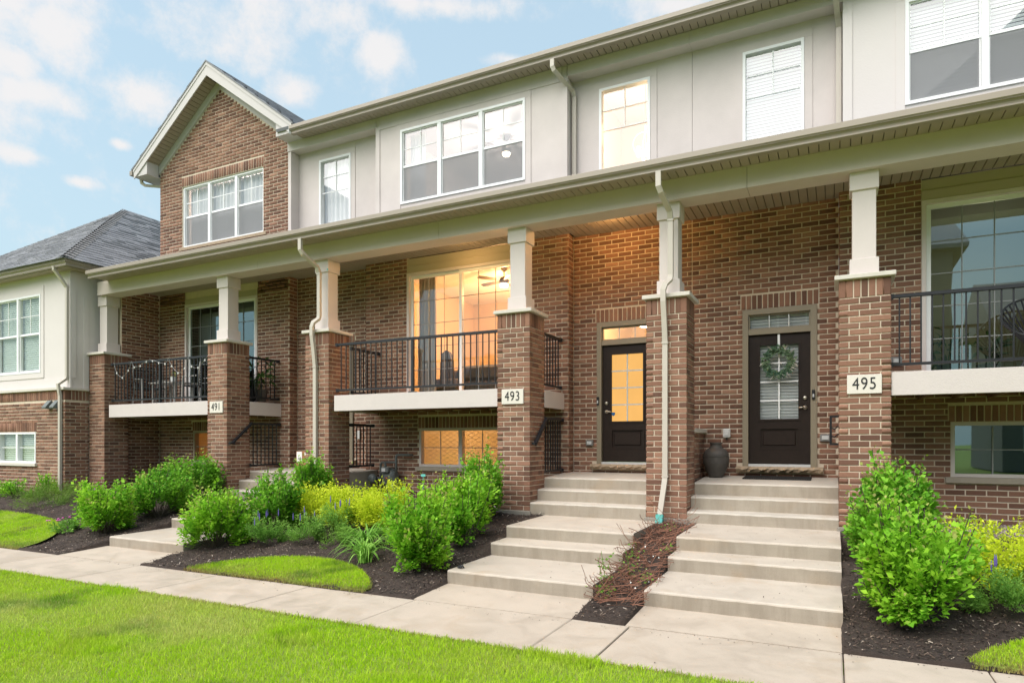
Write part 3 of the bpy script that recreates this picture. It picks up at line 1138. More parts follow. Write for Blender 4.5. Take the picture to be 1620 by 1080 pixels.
# --- 491 lower bay, return wall, door wall
def lower_storey(house, bay, recess, sl, bw, door_x, left_return=None, right_return=None):
    bricks = []
    wl_ = MB()
    holes = bay_holes(sl, bw)
    backing(wl_, bay[0] + 0.0095, bay[1] - 0.0095, 0.25, 5.6, YB + 0.009, YB + 0.21, holes)
    sold = [(bw[0] - 0.03, bw[1] + 0.03, BZ1 + 0.004, BZ1 + SOLD)]
    par = {}
    par["bay"] = obj("bay_wall", wl_, M_MORTAR, house)
    bricks += wall_bricks("-y", YB, bay[0], bay[1], 0.3, ZCEIL + 0.02, holes, key="bay", soldiers=sold)
    if recess:
        dh = [(door_x, door_x + 1.075, 1.12, 3.70)]
        wr = MB()
        backing(wr, recess[0], recess[1], 0.6, 5.6, YD + 0.009, YD + 0.21, dh)
        par["door"] = obj("door_wall", wr, M_MORTAR, house)
        bricks += wall_bricks("-y", YD, recess[0], recess[1], 0.85, ZCEIL + 0.02, [(door_x - 0.09, door_x + 1.165, 1.115, 1.21), dh[0]],
                              key="door", soldiers=[(door_x - 0.03, door_x + 1.105, 3.704, 3.70 + SOLD)])
    if right_return is not None:
        wq = MB().box(right_return - 0.2, right_return - 0.009, YB + 0.212, YD + 0.2, 0.25, 5.6)
        wq.box(right_return - 0.2, right_return - 0.009, YB + 0.0095, YB + 0.212, 0.25, 5.6) if False else None
        par["ret"] = obj("return_wall", wq, M_MORTAR, house)
        bricks += wall_bricks("+x", right_return, YB + 0.006, YD, 0.3, ZCEIL + 0.02, key="ret")
    if left_return is not None:
        wq = MB().box(left_return + 0.009, left_return + 0.2, YB + 0.212, YD + 0.2, 0.25, 5.6)
        par["ret"] = obj("return_wall", wq, M_MORTAR, house)
        bricks += wall_bricks("-x", left_return, YB + 0.006, YD, 0.3, ZCEIL + 0.02, key="ret")
    return bricks, par


b491, p491 = lower_storey(H491, (-15.30, -10.87), (-10.87, -8.73), SL491, BW491, -10.33, right_return=-10.87)
sidew = MB().box(-15.5, -15.309, 9.72, YB + 0.2, 0.3, 5.6)
p491["side"] = obj("side_wall", sidew, M_MORTAR, H491)
b491 += wall_bricks("+x", -15.30, 9.72, YB, 0.3, ZCEIL + 0.02, key="side")
b493, p493 = lower_storey(H493, (-8.73, -4.20), (-4.20, -2.10), SL493, BW493, -3.75, right_return=-4.20)
b493 += wall_bricks("-x", -8.73, YB + 0.006, YD, 0.3, ZCEIL, key="ret")
b495, p495 = lower_storey(H495, (0.078, 4.6), (-2.10, 0.078), SL495, BW495, -1.30, left_return=0.078)

# --- 491 gable storey
GX, GZ = -13.10, 10.02               # brick apex
PITCH = 0.752


def gclip(z):
    h = max(0.0, (GZ - z) / PITCH)
    return GX - h, GX + h


GW = (-14.45, -11.68, 6.40, 7.90)
gb = MB()
backing(gb, -15.29, -10.91, 5.0, 8.28, YB + 0.009, YB + 0.21, [GW])
gb.prism_y([(-15.29, 8.28), (-10.91, 8.28), (-10.91, 8.40), (GX, GZ + 0.1), (-15.29, 8.40)], YB + 0.0092, YB + 0.21)
p491["gable"] = obj("gable_wall", gb, M_MORTAR, H491)
b491 += wall_bricks("-y", YB, -15.29, -10.91, 5.35, 10.1, [GW], clip=gclip, key="gable", soldiers=[(GW[0] - 0.02, GW[1] + 0.02, GW[3] + 0.004, GW[3] + SOLD)])
lay(b491, "brick", M_BRICK, p491)
lay(b493, "brick", M_BRICK, p493)
lay(b495, "brick", M_BRICK, p495)

# stucco storey of 491's recess, 493's bay and recess, 495's bay
W491T = (-10.21, -9.32, 6.36, 7.83)
W493T = (-3.71, -2.80, 6.36, 7.83)
W495T = (-1.30, -0.40, 6.36, 7.83)
W493B = (-7.83, -5.045, 6.385, 7.885)
W495B = (0.915, 3.70, 6.36, 7.85)


def stucco_wall(house, x0, x1, y, hole, m, z0=5.3, z1=8.62, seams=(), boards=True):
    w = obj("upper_wall", backing(MB(), x0, x1, z0, z1, y, y + 0.2, [hole]), m, house)
    if boards:
        hx0, hx1, hz0, hz1 = hole
        t = 0.115
        obj("trim_board", MB().box(hx0 - t, hx0 - 0.002, y - 0.014, y + 0.02, hz0 - 0.2, hz1 + 0.002), m, w)
        obj("trim_board", MB().box(hx1 + 0.002, hx1 + t, y - 0.014, y + 0.02, hz0 - 0.2, hz1 + 0.002), m, w)
        obj("trim_board", MB().box(hx0 - t, hx1 + t, y - 0.0145, y + 0.02, hz1 + 0.004, hz1 + t), m, w)
    for sx in seams:
        obj("seam_batten", MB().box(sx - 0.004, sx + 0.004, y - 0.003, y + 0.01, z0 + 0.9, z1 - 0.55), M_STUCCO, w)
    return w


u491 = stucco_wall(H491, -10.915, -8.45, YD, W491T, M_STUCCO)
obj("corner_board", MB().box(-10.905, -10.82, YB + 0.002, YD - 0.003, 5.4, 8.06), M_STUCCO, u491)
u493 = stucco_wall(H493, -8.45, -4.23, YB, W493B, M_STUCCO)
obj("corner_board", MB().box(-8.452, -8.35, YB - 0.018, YB + 0.12, 5.4, 8.075), M_STUCCO, u493)
obj("corner_board", MB().box(-4.33, -4.218, YB - 0.018, YB + 0.1, 5.4, 8.075), M_STUCCO, u493)
obj("side_panel", MB().box(-4.40, -4.229, YB + 0.201, YD, 5.3, 8.6), M_STUCCO, u493)
obj("side_panel", MB().box(-8.449, -8.25, YB + 0.201, YD, 5.3, 8.6), M_STUCCO, u493)
obj("trim_board", MB().box(-8.35, -4.33, YB - 0.016, YB + 0.01, 7.975 + 0.03, 8.26), M_STUCCO, u493)
u493r = stucco_wall(H493, -4.229, -2.10, YD, W493T, M_STUCCO, seams=())
u495r = stucco_wall(H495, -2.094, 0.14, YD, W495T, M_STUCCO, seams=())
for hx, hs in ((W491T, u491), (W493T, u493r), (W495T, u495r)):
    for sx in (hx[0] - 0.115, hx[1] + 0.115):
        obj("seam_batten", MB().box(sx - 0.012, sx + 0.012, YD - 0.008, YD + 0.01, hx[3] + 0.116, 8.06), M_STUCCO, hs)
u495 = stucco_wall(H495, 0.14, 4.6, YB, W495B, M_STUCCO2)
obj("corner_board", MB().box(0.128, 0.25, YB - 0.018, YB + 0.12, 5.4, 8.2), M_STUCCO2, u495)
obj("side_panel", MB().box(0.141, 0.3, YB + 0.201, YD, 5.3, 8.6), M_STUCCO2, u495)

# frieze over the recessed parts, with its flat underside
for h_, (a, b) in ((H491, (-10.915, -8.453)), (H493, (-4.217, -2.10)), (H495, (-2.096, 0.127))):
    obj("frieze", MB().box(a, b, YB - 0.010, YB + 0.06, 8.07, 8.262).box(a, b, YB + 0.0605, YD, 8.075, 8.20), M_STUCCO, h_)

# windows of the upper storey
wg = make_window(H491, *GW, YB + 0.06, 3, screen=True, sill=(0.075, 0.10, M_SILLSTONE))
obj("curtain", wavy(-14.4, -11.73, 6.42, 7.88, YB + 0.22, 0.03, 22), M_SHEER, wg)
wt491 = make_window(H491, *W491T, YD, 1, lower=False, grid=(2, 2), lower_grid=True)
obj("curtain", wavy(-10.2, -9.33, 6.3, 7.84, YD + 0.16, 0.02, 7), M_SHEER, wt491)
wb493 = make_window(H493, *W493B, YB, 3)
obj("curtain", wavy(-7.80, -7.42, 6.3, 7.9, YB + 0.3, 0.03, 5), M_SHEER, wb493)
make_window(H493, *W493T, YD, 1, lower=False, grid=(2, 2), lower_grid=True)
wt495 = make_window(H495, *W495T, YD, 1, lower=False, grid=(2, 2), lower_grid=True)
blind(wt495, W495T[0] + 0.02, W495T[1] - 0.02, 6.36, 7.82, YD + 0.09)
wb495 = make_window(H495, *W495B, YB, 3)
blind(wb495, W495B[0] + 0.02, W495B[1] - 0.02, 6.36, 7.84, YB + 0.11)

# rooms behind the glass
room(H491, -15.2, -10.95, YB + 0.20, 13.5, 5.8, 8.22, M_ROOM_GREY)
room(H491, -10.8, -8.5, YD + 0.20, 13.0, 5.8, 8.22, M_ROOM_GREY)
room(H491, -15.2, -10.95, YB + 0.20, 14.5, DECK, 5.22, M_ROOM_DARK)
room(H491, -15.2, -10.95, YB + 0.20, 12.8, 0.2, 2.3, M_ROOM_WARM)
rb493 = room(H493, -8.3, -4.42, YB + 0.20, 15.0, 5.85, 8.22, M_ROOM_GREY)
rh493 = room(H493, -4.1, -2.2, YD + 0.20, 13.6, 5.85, 8.45, M_ROOM_PEACH)
rl493 = room(H493, -8.6, -4.3, YB + 0.20, 15.0, DECK, 5.24, M_ROOM_WARM)
rc493 = room(H493, -8.6, -4.3, YB + 0.20, 13.2, 0.2, 2.3, M_ROOM_WARM)
rt493 = room(H493, -4.0, -2.3, YD + 0.20, 14.0, 3.30, 4.7, M_ROOM_PEACH)
room(H495, -2.0, 0.05, YD + 0.20, 13.0, 5.85, 8.22, M_ROOM_GREY)
room(H495, 0.25, 4.5, YB + 0.20, 13.0, 5.85, 8.22, M_ROOM_GREY)
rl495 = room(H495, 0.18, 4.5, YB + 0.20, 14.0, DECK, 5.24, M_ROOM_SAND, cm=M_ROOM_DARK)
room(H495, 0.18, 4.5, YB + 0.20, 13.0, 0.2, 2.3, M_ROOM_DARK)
room(H495, -2.0, 0.05, YD + 0.20, 13.0, 1.2, 4.7, M_ROOM_GREY)

# sliding doors and basement windows
sliding_door(H491, *SL491, SZ0, SZ1, M_GLASSGREEN, M_DARKMUNTIN)
sliding_door(H493, *SL493, SZ0, SZ1, M_GLASS, M_DARKMUNTIN)
sliding_door(H495, *SL495, SZ0, SZ1, M_GLASSGREEN, M_DARKMUNTIN)
for h_, bw, fmat, lit_ in ((H491, BW491, M_HEADER, 1), (H493, BW493, M_POST, 2), (H495, BW495, M_POST, 0)):
    w_ = make_window(h_, bw[0], bw[1], BZ0, BZ1, YB + 0.03, 2, lower=False, grid=(2, 2), fm=fmat, muntin=M_DARKMUNTIN, screen=False,
                     sill=(0.085, 0.07, M_SILL), gm=M_GLASSGREEN if lit_ == 0 else M_GLASS)
    if lit_:
        obj("window_shade", MB().quad((bw[0], YB + 0.17, BZ0), (bw[1], YB + 0.17, BZ0), (bw[1], YB + 0.17, BZ1), (bw[0], YB + 0.17, BZ1)), M_TBLIND, w_)
    if lit_ == 2:
        lt = MB()
        s_ = 0.16
        x = bw[0] - 0.8
        while x < bw[1] + 0.8:
            for sg in (1, -1):
                pa, pb = (x, BZ0 + 0.04), (x + sg * 0.75 / 0.62, BZ1 - 0.04 + 0.0)
                # clip to the window
                (xa, za), (xb, zb) = pa, pb
                ts = [0.0, 1.0]
                lo, hi = bw[0] + 0.05, bw[1] - 0.05
                if xa != xb:
                    t1, t2 = (lo - xa) / (xb - xa), (hi - xa) / (xb - xa)
                    if t1 > t2:
                        t1, t2 = t2, t1
                    ts = [max(0, t1), min(1, t2)]
                if ts[1] - ts[0] > 0.02:
                    qa = (xa + (xb - xa) * ts[0], za + (zb - za) * ts[0])
                    qb = (xa + (xb - xa) * ts[1], za + (zb - za) * ts[1])
                    lt.tube([(qa[0], YB + 0.158, qa[1]), (qb[0], YB + 0.158, qb[1])], 0.0034, 4)
            x += s_
        obj("lattice", lt, M_ROOM_WARM, w_, kind="stuff")

# front doors
entry_door(H491, -10.33, False, False)
entry_door(H493, -3.75, True, False)
D495, G495 = entry_door(H495, -1.30, False, True)
blind(H495, G495[0] - 0.02, G495[1] + 0.02, G495[2] - 0.02, G495[3] + 0.02, YD + 0.10, pitch=0.05).name = "door_blind"
blind(H495, -1.2, -0.33, 3.36, 3.62, YD + 0.10, pitch=0.05).name = "door_blind"

# ================================================================ porch roof: beam, eave, gutter, boards
XL, XR = -15.10, 4.6
GUT = [(0.0, -0.045), (0.080, -0.045), (0.089, -0.039), (0.089, -0.023), (0.080, -0.015), (0.083, 0.005), (0.104, 0.030), (0.131, 0.041), (0.140, 0.050), (0.140, 0.117),
       (0.134, 0.124), (0.122, 0.124), (0.122, 0.03), (0.0, 0.03)]
PR = thing("porch_canopy", "long porch roof with tan gutter and beam running across all the front doors", "porch roof", (-5, 9.4, 5.04))
for (a, b) in ((-15.50, -10.28), (-10.274, -6.0), (-5.994, -1.05), (-1.044, XR)):
    obj("beam", MB().box(a, b, 9.27, 9.655, 5.04, 5.352), M_BEAM, PR)
obj("gutter", MB().sweep([(XL, 8.9, 5.33), (XR, 8.9, 5.33)],
                         GUT, up=(0, 0, 1)), M_GUTTER, PR)
obj("fascia_board", MB().box(XL, XR, 8.903, 8.93, 5.322, 5.45), M_GUTTER, PR)
specs = []
x = XL + 0.06
n = 0
while x < XR:
    specs.append((0.1155, 0.336, 0.016, x, 9.10, 5.331, 0.0, None, math.pi / 2))
    x += 0.1195
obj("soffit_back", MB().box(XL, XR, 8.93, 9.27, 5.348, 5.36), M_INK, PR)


def boards(specs, name, m, parent):
    """flat boards facing down; specs (x0, x1, y0, y1, z)"""
    cache = {}
    for (x0, x1, y0, y1, z) in specs:
        key = (round(x1 - x0, 3), round(y1 - y0, 3))
        if key not in cache:
            w, d = key[0] / 2, key[1] / 2
            b = MB()
            c = 0.005
            v = [(-w, -d, 0.010), (w, -d, 0.010), (w, d, 0.010), (-w, d, 0.010), (-w + c, -d, 0), (w - c, -d, 0), (w - c, d, 0), (-w + c, d, 0)]
            b.v = v
            b.f = [(4, 7, 6, 5), (0, 4, 5, 1), (2, 6, 7, 3), (1, 5, 6, 2), (3, 7, 4, 0)]
            cache[key] = b.mesh("board", m)
        o = bpy.data.objects.new(name, cache[key])
        COL.objects.link(o)
        o.location = ((x0 + x1) / 2, (y0 + y1) / 2, z)
        adopt(o, parent)


sp = []
x = XL
while x < XR - 0.05:
    sp.append((x + 0.003, x + 0.1165, 8.93, 9.2685, 5.332))
    x += 0.1195
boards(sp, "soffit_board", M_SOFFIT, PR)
# porch ceiling boards run out from the house
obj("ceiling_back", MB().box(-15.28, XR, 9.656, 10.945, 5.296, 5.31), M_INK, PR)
sp = []
x = -15.28
while x < XR - 0.05:
    inrec = (-10.87 < x < -8.75) or (-4.2 < x < 0.06)
    sp.append((x + 0.003, x + 0.1165, 9.658, YD - 0.002 if inrec else YB - 0.002, ZCEIL + 0.008))
    x += 0.1195
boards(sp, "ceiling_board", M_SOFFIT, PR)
obj("roof_deck", MB().prism_x([(8.78, 5.452), (YB - 0.002, 6.02), (YB - 0.002, 5.95), (8.80, 5.40)], XL, XR), M_SHINGLE, PR)
# downspouts
for (xc, strap) in ((-8.69, 1), (-2.135, 1)):
    x0 = xc - 0.01
    p_ = [(x0, 8.83, 5.30), (x0, 8.83, 5.10), (x0 + 0.02, 8.87, 5.03), (x0 + 0.07, 9.18, 4.86), (x0 + 0.075, 9.235, 4.76), (x0 + 0.075, 9.235, 3.96),
          (x0 + 0.07, 9.225, 3.90), (x0 + 0.02, 9.14, 3.82), (x0 - 0.005, 9.13, 3.74), (x0 - 0.005, 9.13, 3.58), (x0 + 0.0, 9.165, 3.35),
          (x0 + 0.005, 9.205, 3.0), (x0 + 0.005, 9.205, 1.10), (x0 + 0.0, 9.19, 1.02), (x0 - 0.05, 9.10, 0.53)]
    p_ = [(a, b - 0.0, c) for a, b, c in p_]
    ds = downspout(PR, p_)
    for zz in (4.74, 3.0, 1.10):
        spout_strap(ds, x0 + (0.075 if zz > 4 else 0.005), 9.235 if zz > 4 else 9.205, zz)
    if xc > -3:
        obj("drain_adapter", MB().sweep([(x0 - 0.047, 9.105, 0.57), (x0 - 0.06, 9.085, 0.38)], [(-0.05, -0.042), (0.05, -0.042), (0.05, 0.042), (-0.05, 0.042)], up=(0, 1, 0.1)), M_TEAL, ds)

# ================================================================ upper eave over 491's recess, 493 and 495
UR = thing("main_roof", "main upper roof with tan gutter and slatted soffit above the stucco storey", "roof", (-3, 10.5, 8.26))
UX0, UX1 = -10.46, 4.6
obj("gutter", MB().sweep([(UX0, 10.42, 8.26), (UX1, 10.42, 8.26)],
                         GUT, up=(0, 0, 1)), M_GUTTER, UR)
obj("end_cap", MB().box(UX0 - 0.006, UX0, 10.282, 10.42, 8.215, 8.385), M_VINYL, UR)
obj("fascia_board", MB().box(UX0, UX1, 10.423, 10.45, 8.255, 8.40), M_GUTTER, UR)
sp = []
x = -10.9
while x < UX1 - 0.05:
    sp.append((x + 0.003, x + 0.1165, 10.45, 10.688, 8.264))
    x += 0.1195
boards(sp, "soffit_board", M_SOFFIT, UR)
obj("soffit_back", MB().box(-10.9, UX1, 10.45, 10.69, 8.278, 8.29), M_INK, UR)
obj("roof_deck", MB().prism_x([(10.30, 8.388), (16.5, 12.0), (16.5, 11.9), (10.32, 8.33)], UX0 - 0.4, UX1), M_SHINGLE, UR)
d1 = downspout(UR, [(-4.36, 10.35, 8.22), (-4.36, 10.35, 8.10), (-4.34, 10.37, 8.04), (-4.165, 10.83, 7.86), (-4.16, 10.885, 7.78), (-4.16, 10.885, 6.1)])
d2 = downspout(UR, [(0.02, 10.35, 8.22), (0.02, 10.36, 8.10), (0.06, 10.80, 7.92), (0.075, 10.885, 7.82), (0.075, 10.885, 6.1)])

# ================================================================ gable roof of 491
GR = thing("gable_roof", "steep shingled gable with white rake boards over the upper brick wall of 491", "roof", (GX, YB, 8.3))
ridge = GZ + 0.45
ex = 2.68


def rake(dx, drop):
    return (GX + dx, ridge - PITCH * abs(dx) - drop)


for sg in (-1, 1):
    a, b = rake(0, 0.02), rake(sg * ex, 0.02)
    pts = [a, (a[0], a[1] - 0.30), (b[0] - sg * 0.02, b[1] - 0.22), (b[0], b[1])]
    if sg == -1:
        pts = list(reversed(pts))
    pts = pts if sg == 1 else pts
    obj("rake_board", MB().prism_y(pts if sg == -1 else list(reversed(pts)), 10.325, 10.350), M_RAKE, GR)
    # thin second board proud of the first, under the shingles
    a, b = rake(0, 0.01), rake(sg * ex, 0.01)
    pts = [a, (a[0], a[1] - 0.075), (b[0], b[1] - 0.075), b]
    obj("rake_trim", MB().prism_y(list(reversed(pts)), 10.312, 10.3245), M_RAKE, GR)
    # frieze board against the brick
    pts = [(GX, GZ + 0.235), (GX, GZ - 0.005), (GX + sg * 2.20, GZ - 0.005 - PITCH * 2.20), (GX + sg * 2.20, GZ + 0.235 - PITCH * 2.20)]
    obj("frieze_board", MB().prism_y(list(reversed(pts)), YB - 0.028, YB - 0.001 + 0.03), M_RAKE, GR)
    # roof slab with shingle courses
    pts = [rake(0, -0.03), rake(0, 0.01), rake(sg * (ex + 0.05), 0.01), rake(sg * (ex + 0.05), -0.03)]
    obj("roof_slab", MB().prism_y(pts if sg == 1 else list(reversed(pts)), 10.30, 15.0), M_SHINGLE, GR)
    # eave return box
    e0 = rake(sg * ex, 0.24)
    m_ = MB()
    x_in, x_out = GX + sg * 2.19, GX + sg * (ex - 0.03)
    lo, hi = min(x_in, x_out), max(x_in, x_out)
    m_.box(lo, hi, 10.351, YB + 0.9, 8.262, 8.30)
    m_.prism_y([(lo, 8.30), (hi, 8.30), (hi, 8.30 + (0.10 if sg == -1 else 0.16)), (lo, 8.30 + (0.30 if sg == 1 else 0.10))] if False else
               [(lo, 8.301), (hi, 8.301), (hi, 8.42 if sg == 1 else 8.58), (lo, 8.58 if sg == 1 else 8.42)], 10.351, 10.66)
    obj("eave_return", m_, M_RAKE, GR)
# soffit boards climbing the left slope (its underside shows), and the right one
for sg in (-1, 1):
    nb = 25
    L_ = math.hypot(2.25, 2.25 * PITCH)
    ang = math.atan(PITCH)
    for i in range(nb):
        t = (i + 0.5) / nb
        dx = sg * 2.25 * t
        zc = GZ + 0.21 - PITCH * abs(dx)
        b = MB().box(-L_ / nb / 2 + 0.005, L_ / nb / 2 - 0.005, 10.352, YB - 0.03, -0.006, 0.006)
        o = obj("soffit_board", b, M_SOFFIT, GR)
        o.location = Vector((GX + dx, 0, zc))
        o.rotation_euler = (0, sg * ang, 0)
    pts = [(GX, GZ + 0.24), (GX + sg * 2.3, GZ + 0.24 - PITCH * 2.3), (GX + sg * 2.3, GZ + 0.27 - PITCH * 2.3), (GX, GZ + 0.27)]
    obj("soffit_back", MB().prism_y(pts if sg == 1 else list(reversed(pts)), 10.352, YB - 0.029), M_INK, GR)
# shingles on the right slope that shows as a thin strip, and on the left
sh = []
for sg in (-1, 1):
    for row in range(22):
        s0 = 0.145 * row
        y = 10.30 + (row % 3) * 0.11
        while y < 14.4:
            w = random.uniform(0.22, 0.36)
            dx = sg * (ex + 0.06 - s0 * math.cos(math.atan(PITCH)))
            if abs(dx) > 0.05 and dx * sg > 0:
                sh.append((sg, dx, y, w, row))
            y += w + 0.008
vis, rest_v, rest_f, nv = 0, [], [], 0
for (sg, dx, y, w, row) in sh:
    b = MB()
    th = 0.012 + random.uniform(0, 0.010)
    z0 = ridge + 0.031 - PITCH * abs(dx)
    up = 0.15
    dx2 = dx - sg * up * math.cos(math.atan(PITCH))
    z1 = z0 + PITCH * abs(dx - dx2)
    P = [(GX + dx, y, z0 + th), (GX + dx, y + w, z0 + th), (GX + dx2, y + w, z1 + 0.004), (GX + dx2, y, z1 + 0.004),
         (GX + dx, y, z0 - 0.002), (GX + dx, y + w, z0 - 0.002)]
    F = [(0, 1, 2, 3), (4, 5, 1, 0), (4, 0, 3, 3)[:3] and (4, 0, 3, 4)[:3] + (4,)] if False else [(0, 1, 2, 3), (4, 5, 1, 0)]
    rest_v += P
    rest_f += [tuple(i + nv for i in f) for f in F]
    nv += len(P)
obj("shingle", np_mesh("shingle", rest_v, rest_f, M_SHINGLE), M_SHINGLE, GR, kind="stuff")
obj("gutter", MB().sweep([(GX - ex - 0.02, 10.30, 8.36), (GX - ex - 0.02, 14, 8.36)], [(-0.10, -0.05), (0.0, -0.05), (0, 0.06), (-0.10, 0.06)], up=(0, 0, 1)), M_GUTTER, GR)
obj("downspout", MB().sweep([(GX - ex - 0.03, 10.55, 8.30), (GX - ex - 0.02, 10.56, 8.20), (GX - ex + 0.05, 10.60, 8.14), (GX - ex + 0.45, 10.80, 8.10), (GX - ex + 0.46, 10.9, 8.0), (GX - ex + 0.46, 10.9, 5.4)],
                            [(-0.035, -0.028), (0.035, -0.028), (0.035, 0.028), (-0.035, 0.028)], up=(0, 1, 0.02)), M_SPOUT, GR)

# ================================================================ the neighbouring house at the left
NB = thing("neighbour_house", "pale stucco and brick house with grey hip roof at the left end", "house", (-19, 8.8, 0.3))
NX = -15.80
NYS, NYB = 8.84, 8.71
NW = (-18.95, -16.99, 3.26, 5.14)
NW2 = (-18.60, -16.97, 1.095, 1.83)
ZLEDGE = 2.80
nb_b = MB()
backing(nb_b, -24, NX - 0.009, 0.1, ZLEDGE, NYB + 0.009, NYB + 0.21, [NW2])
pn = {"front": obj("brick_base", nb_b, M_MORTAR, NB)}
pn["side"] = obj("side_wall", MB().box(NX - 0.2, NX - 0.009, NYB + 0.212, 10.6, 0.1, ZLEDGE), M_MORTAR, NB)
bn = wall_bricks("-y", NYB, -24, NX, 0.25, ZLEDGE - 0.24, [NW2], key="front", soldiers=[(NW2[0] - 0.03, NW2[1] + 0.03, NW2[3] + 0.004, NW2[3] + SOLD), (-24, NX, ZLEDGE - 0.235, ZLEDGE - 0.004)])
bn += wall_bricks("+x", NX, NYB, 9.26, 0.25, ZLEDGE - 0.24, key="side", soldiers=[(NYB, 9.26, ZLEDGE - 0.235, ZLEDGE - 0.004)])
lay(bn, "brick", M_BRICK, pn)
obj("stone_ledge", MB().box(-24, NX + 0.05, NYB - 0.055, NYB + 0.2, ZLEDGE, ZLEDGE + 0.055).box(NX - 0.2, NX + 0.0495, NYB + 0.2, 9.23, ZLEDGE, ZLEDGE + 0.0545), M_STONE, NB)
sw = obj("stucco_wall", backing(MB(), -24, NX, ZLEDGE + 0.055, 5.72, NYS, NYS + 0.2, [NW]), M_STUCCO2, NB)
obj("stucco_side", MB().box(NX - 0.2, NX, NYS + 0.2, 10.6, ZLEDGE + 0.055, 5.72), M_STUCCO2, NB)
t = 0.125
obj("trim_board", MB().box(NW[1] + 0.002, NW[1] + t, NYS - 0.016, NYS + 0.02, NW[2] - 0.13, NW[3] + 0.2), M_STUCCO2, sw)
obj("trim_board", MB().box(NW[0] - t, NW[1] + t - 0.003, NYS - 0.0165, NYS + 0.02, NW[3] + 0.004, NW[3] + 0.13), M_STUCCO2, sw)
obj("trim_board", MB().box(-24, NX + 0.016, NYS - 0.018, NYS + 0.02, ZLEDGE + 0.057, ZLEDGE + 0.28), M_STUCCO2, sw)
obj("trim_board", MB().box(NW[0] - t, NW[1] + t + 0.001, NYS - 0.0175, NYS + 0.02, NW[2] - 0.13, NW[2] - 0.003), M_STUCCO2, sw)
obj("corner_board", MB().box(NX - 0.10, NX + 0.016, NYS - 0.0185, NYS + 0.11, ZLEDGE + 0.283, 5.52), M_STUCCO2, sw)
obj("trim_board", MB().box(-24, NX + 0.016, NYS - 0.0175, NYS + 0.02, 5.525, 5.72), M_STUCCO2, sw)
obj("seam_batten", MB().box(NX - 0.02, NX + 0.012, 9.13, 9.24, ZLEDGE + 0.06, 5.0), M_STUCCO2, sw)
wn1 = make_window(NB, *NW, NYS, 2, grid=(2, 2), screen=False)
blind(wn1, NW[0], NW[1], NW[2], NW[3], NYS + 0.11, M_BLINDGREEN)
wn2 = make_window(NB, *NW2, NYB + 0.02, 2, lower=False, grid=(1, 2), sill=(0.075, 0.06, M_STONE))
blind(wn2, NW2[0], NW2[1], NW2[2], NW2[3], NYB + 0.13, M_BLINDGREEN)
room(NB, -23, NX - 0.25, NYS + 0.212, 12, 2.9, 5.6, M_ROOM_GREY)
room(NB, -23, NX - 0.25, NYS + 0.212, 12, 0.2, 2.7, M_ROOM_GREY)
for vx in (-16.36, -16.06):
    obj("vent_hood", MB().prism_x([(NYB - 0.005, 2.36), (NYB - 0.005, 2.56), (NYB - 0.03, 2.56), (NYB - 0.15, 2.41), (NYB - 0.15, 2.38)], vx - 0.08, vx + 0.08), M_METER, NB)
# hip roof
EX0, EX1, EYF, EZ = -22.8, -15.36, 8.46, 5.70
AX, AY, AZ = (EX0 + EX1) / 2, 8.46 + (-15.36 + 22.8) / 2, 5.70 + 2.83
prof_g = GUT
obj("gutter", MB().sweep([(EX0, EYF + 0.13, EZ - 0.09), (EX1 - 0.13, EYF + 0.13, EZ - 0.09), (EX1 - 0.13, 15, EZ - 0.09)], [(a * (1.0 if True else 1), b) for a, b in prof_g], up=(0, 0, 1)), M_GUTTER, NB)
obj("eave", MB().prism_z([(EX0, EYF + 0.15), (EX1 - 0.15, EYF + 0.15), (EX1 - 0.15, 15), (NX - 0.1, 15), (NX - 0.1, NYS + 0.1), (EX0, NYS + 0.1)], EZ - 0.14, EZ - 0.02), M_SOFFIT, NB)
obj("fascia_board", MB().prism_z([(EX0, EYF + 0.132), (EX1 - 0.132, EYF + 0.132), (EX1 - 0.132, 15), (EX1 - 0.149, 15), (EX1 - 0.149, EYF + 0.149), (EX0, EYF + 0.149)], EZ - 0.15, EZ + 0.02), M_GUTTER, NB)
rf = MB()
rf.v = [(EX0, EYF, EZ), (EX1, EYF, EZ), (AX, AY, AZ), (EX1, 22, EZ), (AX, 22, AZ), (EX0, 22, EZ)]
rf.f = [(0, 1, 2), (1, 3, 4, 2), (2, 4, 5, 0), (0, 5, 3, 1)]
hip = obj("hip_roof", rf, M_SHINGLE, NB)
slope = (AZ - EZ) / (AY - EYF)
ca = math.cos(math.atan(slope))
one = []
V, F = [], []


def shingle_verts(fr, s, u, w, up):
    """fr: origin, along, uphill(horizontal)"""
    o_, al, uh = fr
    th = 0.012 + random.uniform(0, 0.010)
    A = Vector(o_) + Vector(al) * u + Vector(uh) * (s * ca) + Vector((0, 0, slope * s * ca))
    B = A + Vector(al) * w
    U = Vector(uh) * (up * ca) + Vector((0, 0, slope * up * ca))
    N = Vector(uh) * (-slope * ca) + Vector((0, 0, ca))
    return [tuple(A + N * th), tuple(B + N * th), tuple(B + U + N * 0.004), tuple(A + U + N * 0.004), tuple(A - N * 0.002), tuple(B - N * 0.002)]


